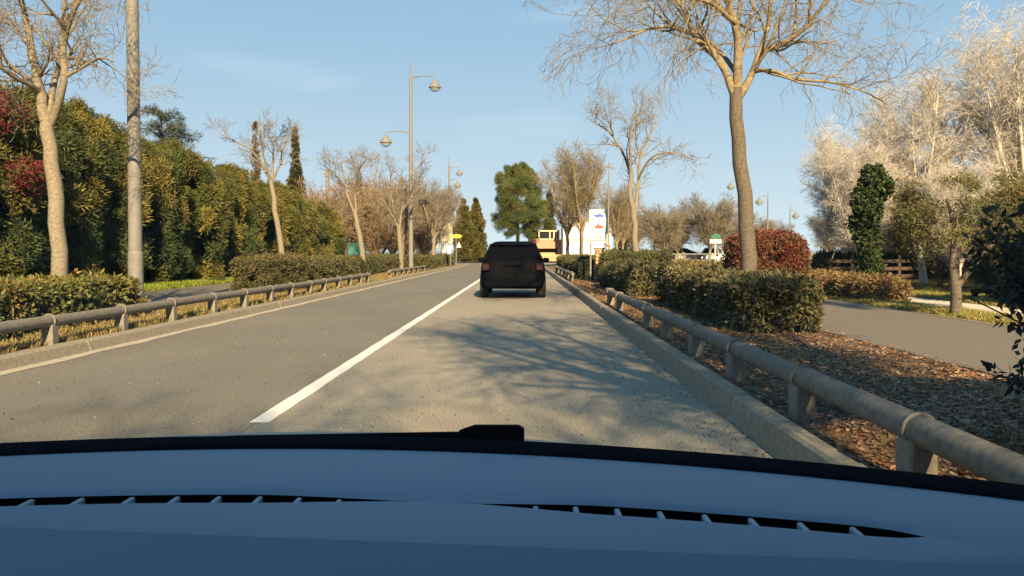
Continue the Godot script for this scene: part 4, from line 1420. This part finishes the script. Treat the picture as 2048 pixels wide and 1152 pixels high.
		for k in q[2]:
			var d := Vector3(rr.randfn(0.0, 0.42), rr.randfn(0.0, 0.42), rr.randfn(0.0, 0.45)) + Vector3(0, 0.25, 0) * sin(k * 0.7)
			d.x -= absf(d.y) * 0.35
			t2.append(Transform3D(rbasis(rr, rr.randf_range(0.7, 1.2)), Vector3(d.x * q[1].x, q[0].y - GL + d.y * q[1].y, d.z * q[1].z)))
			k2.append(pick(rr, [[0.11, 0.014, 0.016], [0.15, 0.022, 0.024], [0.07, 0.022, 0.016], [0.08, 0.065, 0.022], [0.06, 0.058, 0.02]]))
		many("leaves", rl, M.leaf, t2, k2, ct)

func build_right_trees():
	var P := {"n": [7, 5, 4, 2], "t0": [0.10, 0.12, 0.15, 0.2], "ang": [50, 50, 48, 45], "len": [1.4, 0.9, 0.6, 0.36], "r": [0.035, 0.015, 0.008, 0.005], "seg": [9, 8, 7, 5], "wig": [0.20, 0.24, 0.28, 0.32], "up": [0.05, -0.02, -0.09, -0.13], "tip": 0.0032}
	var g := "bare roadside trees"
	var big := [
		[[Vector3(0.0, 0.1, 0), Vector3(-0.05, 1.72, 0), Vector3(-0.20, 3.19, 0), Vector3(-0.26, 4.05, 0)], 0.145, 0.105],
		[[Vector3(-0.28, 3.9, 0), Vector3(-0.48, 4.40, 0), Vector3(-0.72, 4.82, -0.3), Vector3(-0.91, 5.12, -0.5), Vector3(-1.0, 5.48, -0.6), Vector3(-1.20, 5.86, -0.8), Vector3(-1.53, 6.57, -1.0)], 0.07, 0.02],
		[[Vector3(-0.91, 5.09, -0.5), Vector3(-1.35, 5.13, -0.2), Vector3(-1.80, 4.98, 0.2), Vector3(-2.2, 4.75, 0.5), Vector3(-2.5, 4.6, 0.7)], 0.035, 0.012],
		[[Vector3(-0.25, 3.9, 0), Vector3(-0.23, 4.66, 0), Vector3(-0.35, 5.12, 0.2), Vector3(-0.58, 5.65, 0.4), Vector3(-0.76, 6.33, 0.7)], 0.085, 0.03],
		[[Vector3(-0.32, 5.08, 0.2), Vector3(-0.85, 5.25, 0.7), Vector3(-1.3, 5.25, 1.1), Vector3(-1.8, 5.4, 1.5)], 0.045, 0.012],
		[[Vector3(-0.20, 3.9, 0), Vector3(0.03, 4.31, 0), Vector3(0.22, 4.75, -0.2), Vector3(0.38, 5.20, -0.4), Vector3(0.43, 5.73, -0.4), Vector3(0.55, 6.70, -0.6)], 0.07, 0.02],
		[[Vector3(0.20, 4.71, -0.2), Vector3(0.52, 4.78, 0.1), Vector3(0.86, 5.05, 0.3), Vector3(1.15, 5.45, 0.5), Vector3(1.5, 5.8, 0.7)], 0.05, 0.015],
		[[Vector3(0.06, 4.33, 0), Vector3(0.26, 4.30, 0.2), Vector3(0.60, 4.12, 0.4), Vector3(1.05, 4.02, 0.6), Vector3(1.5, 3.85, 0.8), Vector3(1.9, 3.6, 0.9)], 0.04, 0.01],
		[[Vector3(-0.23, 4.31, 0), Vector3(0.0, 5.34, -0.9), Vector3(0.25, 6.30, -1.6), Vector3(0.5, 7.0, -2.0)], 0.055, 0.015],
		[[Vector3(-0.20, 4.2, 0), Vector3(-0.5, 5.0, -0.8), Vector3(-1.2, 5.6, -1.5), Vector3(-1.7, 6.3, -1.9)], 0.045, 0.015]]
	var b := bare_tree("bare_tree", "big bare tree rising from the near right hedge", g, Vector3(3.9, 0, -13.8), big, P, 61, M.bark_grey, M.bark_gold)
	# its neighbours beside and behind the car, whose shadows cross the road
	var PD := {"n": [10, 8, 6], "t0": [0.10, 0.12, 0.12], "ang": [50, 50, 48], "len": [1.5, 0.95, 0.6], "r": [0.05, 0.024, 0.014], "seg": [6, 5, 4], "wig": [0.22, 0.24, 0.26], "up": [0.03, 0.0, -0.04], "tip": 0.006}
	var hb := bare_tree("bare_tree", "bare tree beside the near right hedge, out of view, shading the road", g, Vector3(3.7, 0, 1.2), skeleton(67, 3.6, 8.8, 3.6, 0.17, 11), PD, 67, M.bark_grey, M.bark_gold)
	copy(hb, Vector3(3.5, 0, 13.5), 2.4, 1.25, "bare tree behind the car on the right, out of view")
	bare_tree("bare_tree", "two stemmed bare tree behind the right hedges near the fire sign", g, Vector3(4.0, 0, -28.3), [
		[[Vector3(0.02, 0.1, 0), Vector3(0, 1.34, 0), Vector3(-0.07, 2.58, 0), Vector3(-0.20, 3.28, 0), Vector3(-0.18, 4.17, 0)], 0.12, 0.075],
		[[Vector3(-0.18, 4.0, 0), Vector3(-0.48, 4.93, -0.4), Vector3(-0.89, 5.61, -0.8), Vector3(-1.5, 6.05, -1.0)], 0.06, 0.015],
		[[Vector3(-0.18, 4.0, 0), Vector3(-0.27, 5.0, 0.4), Vector3(-0.25, 5.7, 0.7), Vector3(-0.06, 6.3, 0.9)], 0.06, 0.015],
		[[Vector3(-0.06, 2.35, 0), Vector3(0.10, 3.48, -0.2), Vector3(0.20, 4.57, -0.4), Vector3(0.53, 5.39, -0.6), Vector3(0.95, 6.05, -0.8)], 0.075, 0.015],
		[[Vector3(0.11, 3.85, -0.2), Vector3(0.45, 4.5, 0.4), Vector3(1.05, 4.68, 0.7), Vector3(1.65, 4.5, 0.9)], 0.045, 0.01],
		[[Vector3(-0.72, 5.45, -0.6), Vector3(-0.95, 5.9, -0.2), Vector3(-1.15, 6.35, 0)], 0.035, 0.01],
		[[Vector3(0.2, 4.6, -0.4), Vector3(0.1, 5.4, -0.9), Vector3(0.25, 6.2, -1.2)], 0.04, 0.01]], {"n": [7, 5, 4], "t0": [0.12, 0.15, 0.15], "ang": [44, 46, 45], "len": [0.95, 0.6, 0.38], "r": [0.028, 0.013, 0.008], "seg": [6, 5, 4], "wig": [0.22, 0.24, 0.26], "up": [0.07, 0.04, 0.0], "tip": 0.005}, 62, M.bark, M.bark)
	var F := {"n": [10, 8, 6], "t0": [0.1, 0.15, 0.15], "ang": [40, 44, 45], "len": [1.6, 1.0, 0.6], "r": [0.045, 0.02, 0.013], "seg": [5, 4, 3], "wig": [0.2, 0.22, 0.25], "up": [0.09, 0.06, 0.02], "tip": 0.0085}
	var f1 := bare_tree("bare_tree", "tall bare tree with golden twigs left of the fire sign", g, Vector3(4.4, 0, -60.0), skeleton(64, 3.0, 9.3, 2.6, 0.17, 8), F, 64, M.bark, M.bark_gold)
	copy(f1, Vector3(3.9, 0, -68.0), 1.4, 0.98, "tall bare tree in front of the white building's left half")
	copy(f1, Vector3(7.6, 0, -64.0), 2.7, 0.72, "bare tree rising right behind the fire sign")
	copy(f1, Vector3(9.8, 0, -78.0), 3.7, 0.75, "bare tree between the fire sign and the two stemmed tree")
	# bare trees of the car park
	var C := {"n": [10, 8, 6], "t0": [0.05, 0.1, 0.1], "ang": [42, 44, 45], "len": [1.5, 0.9, 0.6], "r": [0.04, 0.02, 0.015], "seg": [5, 4, 3], "wig": [0.2, 0.22, 0.25], "up": [0.05, 0.03, 0.0], "tip": 0.0105}
	var c1 := bare_tree("car_park_tree", "round bare tree beside the green sign, fuller than its neighbours", "bare trees of the car park", Vector3(16.8, GR, -72.0), skeleton(71, 1.5, 5.9, 2.7, 0.15, 10), C, 71, M.bark, M.bark)
	var sp := [[12.4, -70.0, 1.0, 0.82, "bare tree standing at the left end of the parked cars"], [14.4, -74.0, 2.0, 0.84, "bare tree behind the second gap of the parked cars"], [21.5, -82.0, 3.2, 0.85, "bare tree peeking behind the big right trunk"], [24.5, -84.0, 4.1, 0.75, "bare shrubby tree above the red bush"], [27.5, -88.0, 5.2, 0.72, "bare shrubby tree at the right of the far lamps"], [12.6, -92.0, 0.4, 1.0, "pale bare tree farthest behind the parked cars"], [30.0, -78.0, 2.6, 0.8, "bare tree half hidden by the pale right trees"]]
	for s in sp:
		copy(c1, Vector3(s[0], GR, s[1]), s[2], s[3], s[4])
	# pale silvery trees on the right
	var W := {"n": [11, 8, 6, 3], "t0": [0.08, 0.1, 0.1, 0.15], "ang": [42, 45, 45, 45], "len": [1.5, 0.95, 0.6, 0.3], "r": [0.03, 0.014, 0.009, 0.007], "seg": [6, 5, 4, 3], "wig": [0.16, 0.2, 0.24, 0.3], "up": [0.05, 0.03, 0.0, -0.03], "tip": 0.0055}
	var w1 := bare_tree("pale_tree", "tallest silvery bare tree at the right edge", "silvery bare trees on the right", Vector3(15.6, GR, -25.0), skeleton(91, 1.8, 8.6, 2.4, 0.16, 9), W, 91, M.bark_white, M.bark_white)
	copy(w1, Vector3(13.2, GR, -26.5), 2.1, 0.82, "silvery bare tree in the middle of the pale group")
	copy(w1, Vector3(10.9, GR, -26.0), 4.0, 0.56, "low silvery bare tree left of the ivy clad trunk")
	copy(w1, Vector3(18.2, GR, -27.5), 5.3, 0.95, "silvery bare tree behind the tallest one at the right edge")
	copy(w1, Vector3(12.4, GR, -31.0), 1.1, 0.7, "silvery bare tree at the back of the pale group")
	copy(w1, Vector3(11.7, GR, -21.5), 3.0, 0.42, "small pale bare tree just right of the ivy clad trunk")
	copy(w1, Vector3(13.6, GR, -20.0), 0.2, 0.44, "small pale bare tree above the footpath")
	# ivy clad trunk
	var ivy := thing("ivy_trunk", "dead trunk clad in dark glossy ivy among the pale trees", "tree", Vector3(9.9, GR, -23.0))
	var ib := MB.new()
	ib.tube([Vector3(0, -0.2, 0), Vector3(0.05, 1.8, 0), Vector3(0.0, 3.3, 0)], [0.17, 0.14, 0.1], 10)
	put("trunk", ib.mesh(), M.bark_dark, ivy)
	var r := rng(92)
	var tr := []
	var cols := []
	for k in 1500:
		var a := r.randf() * TAU
		var y := r.randf_range(0.1, 3.5)
		var q := (0.10 + 0.19 * sqrt(r.randf())) * (1.0 + 0.5 * sin(y * 2.3 + a) + 0.3 * sin(y * 5.1 - 2.0 * a)) * (1.25 if y > 1.9 and y < 3.2 else 0.85)
		tr.append(Transform3D(rbasis(r, r.randf_range(0.7, 1.2)), Vector3(cos(a) * q, y, sin(a) * q)))
		cols.append(pick(r, [[0.03, 0.045, 0.016], [0.045, 0.06, 0.02], [0.06, 0.075, 0.03]]))
	many("ivy", leaf_clump(93, 12, 0.13, 0.10, 0.08), M.leaf, tr, cols, ivy)
	# small olive-leaved trees under the pale ones
	var ol := leaf_clump(94, 26, 0.24, 0.085, 0.024)
	var opal := [[0.145, 0.125, 0.045], [0.11, 0.10, 0.038], [0.17, 0.14, 0.05], [0.08, 0.078, 0.03]]
	var os := [[16.4, -24.0, "broad olive leaved tree farthest right behind the footpath", 1.8], [18.5, -26.5, "olive leaved tree at the back in front of the house", 1.8], [12.2, -23.5, "low olive leaved tree right beside the ivy clad trunk", 1.6], [14.2, -22.0, "low olive leaved tree with dark trunk behind the footpath", 1.7], [12.9, -18.6, "olive leaved tree above the footpath's right end", 1.5]]
	for k in os.size():
		var s: Array = os[k]
		var o := evergreen("olive_tree", s[2], "olive leaved trees behind the footpath", Vector3(s[0], GR, s[1]), [s[3] * 0.6, s[3], s[3], s[3] * 0.8, s[3] * 0.4], 1.0, 2.1, 54, 34, 0.42, 0.8, ol, 1.0, opal, 95 + k, 0.09)
	# young forked tree at the path edge
	var y := thing("olive_tree", "young forked tree with sparse olive leaves at the path edge", "tree", Vector3(7.45, GR, -13.8), 0.0, "olive leaved trees behind the footpath")
	var yb := MB.new()
	yb.tube([Vector3(0, -0.2, 0), Vector3(0.0, 0.35, 0), Vector3(-0.03, 0.62, 0)], [0.11, 0.09, 0.085], 10)
	yb.tube([Vector3(-0.03, 0.55, 0), Vector3(-0.08, 0.9, 0), Vector3(-0.10, 1.5, 0.1), Vector3(-0.3, 2.0, 0.2)], [0.075, 0.06, 0.045, 0.02], 8)
	yb.tube([Vector3(0.0, 0.5, 0), Vector3(0.22, 0.85, 0.05), Vector3(0.45, 1.15, 0.1), Vector3(0.9, 1.7, 0.2)], [0.06, 0.05, 0.035, 0.015], 8)
	yb.tube([Vector3(0.0, 0.6, 0), Vector3(0.1, 1.2, -0.2), Vector3(0.2, 1.9, -0.4)], [0.05, 0.04, 0.015], 8)
	put("trunk", yb.mesh(), M.bark_grey, y)
	tr = []
	cols = []
	var ry := rng(99)
	crown_points(ry, [0.9, 1.2, 1.3, 1.0, 0.5], 1.15, 1.2, 40, 22, 0.34, 0.8, 0.8, opal, tr, cols, Vector3(0.4, 0, 0))
	many("crown", ol, M.conifer, tr, cols, y)
	# dark evergreen shrub at the right edge
	var dk := leaf_clump(96, 16, 0.17, 0.12, 0.06)
	evergreen("dark_shrub", "dark dense evergreen shrub at the right edge behind the footpath", "", Vector3(10.9, GR, -15.6), [0.9, 1.05, 1.1, 0.9, 0.4], 0.3, 1.7, 50, 40, 0.42, 1.0, dk, 1.0, [[0.022, 0.028, 0.014], [0.03, 0.034, 0.018], [0.05, 0.03, 0.018]], 97, 0.08)
	# clipped red bush
	var rb := thing("red_bush", "rounded clipped bush with dark red leaves behind the big trunk", "bush", Vector3(6.35, GR, -21.0))
	tr = []
	cols = []
	var rr := rng(98)
	for k in 6200:
		var d := rdir(rr)
		if d.y < -0.5: d.y = -d.y
		var e := Vector3(signf(d.x) * pow(absf(d.x), 0.7), signf(d.y) * pow(absf(d.y), 0.7), signf(d.z) * pow(absf(d.z), 0.7))
		var q := 1.0 - 0.22 * pow(rr.randf(), 1.5) + 0.03 * rr.randfn()
		var p := Vector3(e.x * 0.98, 0.95 + e.y * 0.66, e.z * 0.9) * Vector3(q, 1, q)
		if d.y > 0: p.y = 0.95 + e.y * 0.66 * q
		tr.append(Transform3D(rbasis(rr, rr.randf_range(0.7, 1.15)), p))
		cols.append(pick(rr, [[0.11, 0.026, 0.022], [0.15, 0.04, 0.026], [0.08, 0.022, 0.02], [0.10, 0.085, 0.03], [0.17, 0.075, 0.035]] if p.y > 0.75 else [[0.09, 0.085, 0.03], [0.11, 0.035, 0.025], [0.12, 0.10, 0.035], [0.15, 0.06, 0.03]]))
	var rs := MB.new()
	for k in 9:
		var a := TAU * k / 9.0
		rs.tube([Vector3(cos(a) * 0.1, -0.1, sin(a) * 0.1), Vector3(cos(a) * 0.4, 0.6, sin(a) * 0.35), Vector3(cos(a) * 0.6, 1.2, sin(a) * 0.5)], [0.03, 0.02, 0.008], 5)
	put("stems", rs.mesh(), M.bark_dark, rb)
	many("foliage", leaf_clump(57, 10, 0.09, 0.075, 0.04), M.leaf, tr, cols, rb)

func build_hedges():
	var lf := leaf_clump(101, 12, 0.10, 0.075, 0.038)
	var lf2 := leaf_clump(102, 12, 0.10, 0.065, 0.03)
	var gl := "clipped hedges along the left verge"
	var gr := "clipped hedges along the right verge"
	var pg := [[0.055, 0.062, 0.022], [0.075, 0.082, 0.028], [0.105, 0.105, 0.032], [0.15, 0.115, 0.032], [0.19, 0.12, 0.035]]
	hedge("hedge", "low leafy hedge left of the thick lamp pole", gl, -8.0, -6.55, -6.5, -13.7, GL, 0.66, lf, 1.0, pg, 230, 111, 0.05)
	hedge("hedge", "reddish brown hedge behind the long left guard rail", gl, -7.4, -6.5, -20.2, -24.6, GL, 0.98, lf2, 1.0, [[0.13, 0.075, 0.04], [0.10, 0.075, 0.035], [0.085, 0.078, 0.03], [0.07, 0.07, 0.028], [0.15, 0.09, 0.045]], 220, 112, 0.09)
	hedge("hedge", "green hedge continuing to the end of the long left rail", gl, -8.0, -6.7, -24.9, -33.0, GL, 0.90, lf2, 1.15, [[0.065, 0.066, 0.026], [0.085, 0.08, 0.03], [0.11, 0.09, 0.035]], 170, 113, 0.09)
	hedge("hedge", "dark green bush beside the gap between the left rails", gl, -8.6, -7.2, -36.0, -39.5, GL, 0.85, lf2, 1.3, [[0.05, 0.055, 0.022], [0.07, 0.072, 0.026]], 150, 114, 0.1, 0.3)
	hedge("hedge", "hedge behind the short far left rail", gl, -8.8, -7.4, -41.5, -52.0, GL, 0.85, lf2, 1.5, [[0.10, 0.075, 0.035], [0.085, 0.078, 0.03], [0.065, 0.066, 0.026]], 110, 115, 0.08)
	hedge("hedge", "distant low hedge under the cream boards on the left", gl, -8.2, -6.4, -55.0, -75.0, GL, 0.75, lf2, 1.7, [[0.075, 0.075, 0.03], [0.095, 0.085, 0.033]], 90, 116, 0.08)
	var pr := [[0.062, 0.060, 0.028], [0.085, 0.078, 0.034], [0.115, 0.10, 0.042], [0.14, 0.108, 0.052]]
	hedge("hedge", "big square clipped hedge around the big right tree", gr, 3.0, 4.08, -10.9, -17.6, GR, 0.70, lf, 1.0, pr, 240, 121, 0.05, 0.1)
	hedge("hedge", "second clipped hedge beyond the gap, left of the big one", gr, 2.62, 4.2, -19.8, -26.5, GR, 0.74, lf2, 1.1, pr, 200, 122, 0.07)
	hedge("hedge", "taller dark hedge around the two stemmed tree", gr, 3.0, 5.1, -27.2, -30.6, GR, 1.08, lf2, 1.2, [[0.05, 0.055, 0.024], [0.075, 0.075, 0.03], [0.095, 0.09, 0.035]], 180, 123, 0.08)
	hedge("hedge", "small dark clipped bush left of the fire sign", gr, 2.35, 2.85, -32.0, -33.5, GR, 0.85, lf2, 1.2, [[0.03, 0.036, 0.018], [0.04, 0.045, 0.02]], 200, 124, 0.04)
	hedge("hedge", "distant hedge along the right rail past the fire sign", gr, 2.7, 4.4, -36.0, -60.0, GR, 0.80, lf2, 1.5, [[0.07, 0.066, 0.03], [0.09, 0.082, 0.034], [0.11, 0.09, 0.036]], 90, 125, 0.08)
	hedge("hedge", "near hedge at the right edge with loose twigs, mostly out of view", gr, 3.0, 4.6, 5.0, -4.55, GR, 1.3, lf, 1.0, pr, 200, 126, 0.06)
	hedge("hedge", "long brown topped hedge along the far side of the right path", "", 7.45, 8.6, -17.6, -34.0, GR, 0.50, lf2, 1.2, [[0.14, 0.085, 0.04], [0.17, 0.11, 0.045], [0.11, 0.085, 0.035]], 190, 127, 0.08, 0.2)
	hedge("hedge", "low straggly hedge in the yellow field behind the big hedge", "", 4.9, 6.6, -25.0, -31.0, GR, 0.62, lf2, 1.3, [[0.18, 0.12, 0.045], [0.14, 0.11, 0.04], [0.09, 0.085, 0.03]], 120, 128, 0.16)
	hedge("hedge", "dark hedge behind the slat fence under the right trees", "", 11.5, 23.0, -30.6, -31.8, GR, 1.05, lf2, 1.6, [[0.04, 0.05, 0.022], [0.055, 0.06, 0.026]], 110, 131, 0.12)
	# twigs hanging into view at the right edge
	var t := thing("shrub", "dark leafy shrub twigs reaching in at the right edge", "shrub", Vector3(3.5, GR, -4.75))
	var r := rng(129)
	var b := MB.new()
	var tr := []
	var cols := []
	for q in [[0.28, 0.62, -0.66, 20], [0.80, 1.40, -0.78, 48]]:
		for k in q[3]:
			var s := Vector3(0.15, 0.0, 0.1)
			var e := Vector3(r.randf_range(q[2], -0.1), r.randf_range(q[0], q[1]), r.randf_range(-0.3, 0.25))
			var m := s.lerp(e, 0.5) + Vector3(0.12, 0.10, 0)
			b.tube([s, m, e], [0.012, 0.008, 0.004], 5)
			for j in 9:
				var p := m.lerp(e, r.randf_range(0.2, 1.05)) + rdir(r) * 0.03
				tr.append(Transform3D(rbasis(r, r.randf_range(0.6, 0.95)), p))
				cols.append(pick(r, [[0.03, 0.035, 0.018], [0.04, 0.042, 0.02]]))
	put("stems", b.mesh(), M.bark_dark, t)
	many("leaves", leaf_clump(130, 7, 0.07, 0.085, 0.04), M.leaf, tr, cols, t)

func build_cover():
	var lv := fallen_leaf_mesh()
	var lpal := [[0.28, 0.15, 0.075], [0.34, 0.20, 0.10], [0.22, 0.115, 0.058], [0.36, 0.245, 0.14], [0.15, 0.085, 0.048], [0.11, 0.07, 0.045]]
	scatter("leaf_litter", "fallen brown leaves covering the verge between right kerb and path", "leaves", lv, M.leaf, 1.78, 4.35, -1.0, -20.0, 52000, 0.025, 0.07, lpal, 141, true, 1.4, 0.004, 0.22)
	scatter("leaf_litter", "fallen leaves scattered thinly along the far right verge", "leaves", lv, M.leaf, 1.8, 4.3, -18.0, -45.0, 7000, 0.05, 0.11, lpal, 142, true, 1.2, 0.004, 0.35)
	var rg := rng(150)
	var tg := []
	var cg := []
	for k in 5200:
		var x := rg.randf_range(-5.3, 1.53)
		if rg.randf() < 0.35: x = 1.53 - pow(rg.randf(), 2.5) * 0.6
		var z := -3.5 - pow(rg.randf(), 1.6) * 26.0
		tg.append(Transform3D(rbasis(rg, rg.randf_range(0.008, 0.028)), Vector3(x, 0.003, z)))
		cg.append(pick(rg, [[0.07, 0.055, 0.04], [0.13, 0.09, 0.055], [0.30, 0.26, 0.2], [0.05, 0.045, 0.04]]))
	tag(many("road_grit", lv, M.leaf, tg, cg), "grit and leaf crumbs scattered over the asphalt", "grit")
	var tf := tuft_mesh(143, 9, 0.09, 0.004, 0.07)
	var gp := [[0.22, 0.20, 0.045], [0.30, 0.25, 0.065], [0.34, 0.26, 0.10], [0.16, 0.165, 0.04]]
	scatter("grass", "dry grass along the left guard rail", "grass", tf, M.leaf, -7.2, -5.7, -5.0, -48.0, 9000, 0.7, 1.5, [[0.25, 0.185, 0.075], [0.29, 0.21, 0.09], [0.17, 0.15, 0.045], [0.21, 0.15, 0.06]], 144, false, 1.5, 0.0, 0.32)
	scatter("grass", "bright green grass strip at the foot of the evergreen row", "grass", tf, M.leaf, -12.6, -10.7, -12.0, -48.0, 11000, 1.3, 2.6, [[0.21, 0.25, 0.035], [0.27, 0.29, 0.045], [0.16, 0.20, 0.035]], 145, false, 1.2)
	scatter("grass", "tufts of grass among the litter on the right verge", "grass", tf, M.leaf, 1.8, 3.0, -2.0, -24.0, 2600, 0.4, 0.9, [[0.14, 0.12, 0.045], [0.20, 0.15, 0.07], [0.10, 0.10, 0.035]], 146, false, 1.3, 0.0, 0.55)
	scatter("grass", "yellow green grass either side of the pale footpath", "grass", tf, M.leaf, 7.2, 8.25, -6.0, -24.0, 6000, 0.8, 1.5, gp, 147, false, 1.0)
	scatter("grass", "sunlit grass behind the footpath under the trees", "grass", tf, M.leaf, 9.4, 15.0, -8.0, -28.0, 14000, 0.9, 1.7, gp, 148, false, 1.0)
	scatter("grass", "yellowish field grass behind the right hedges", "grass", tf, M.leaf, 7.2, 30.0, -28.0, -62.0, 16000, 1.2, 2.4, [[0.24, 0.18, 0.05], [0.20, 0.17, 0.045], [0.28, 0.20, 0.07]], 149, false, 1.0)
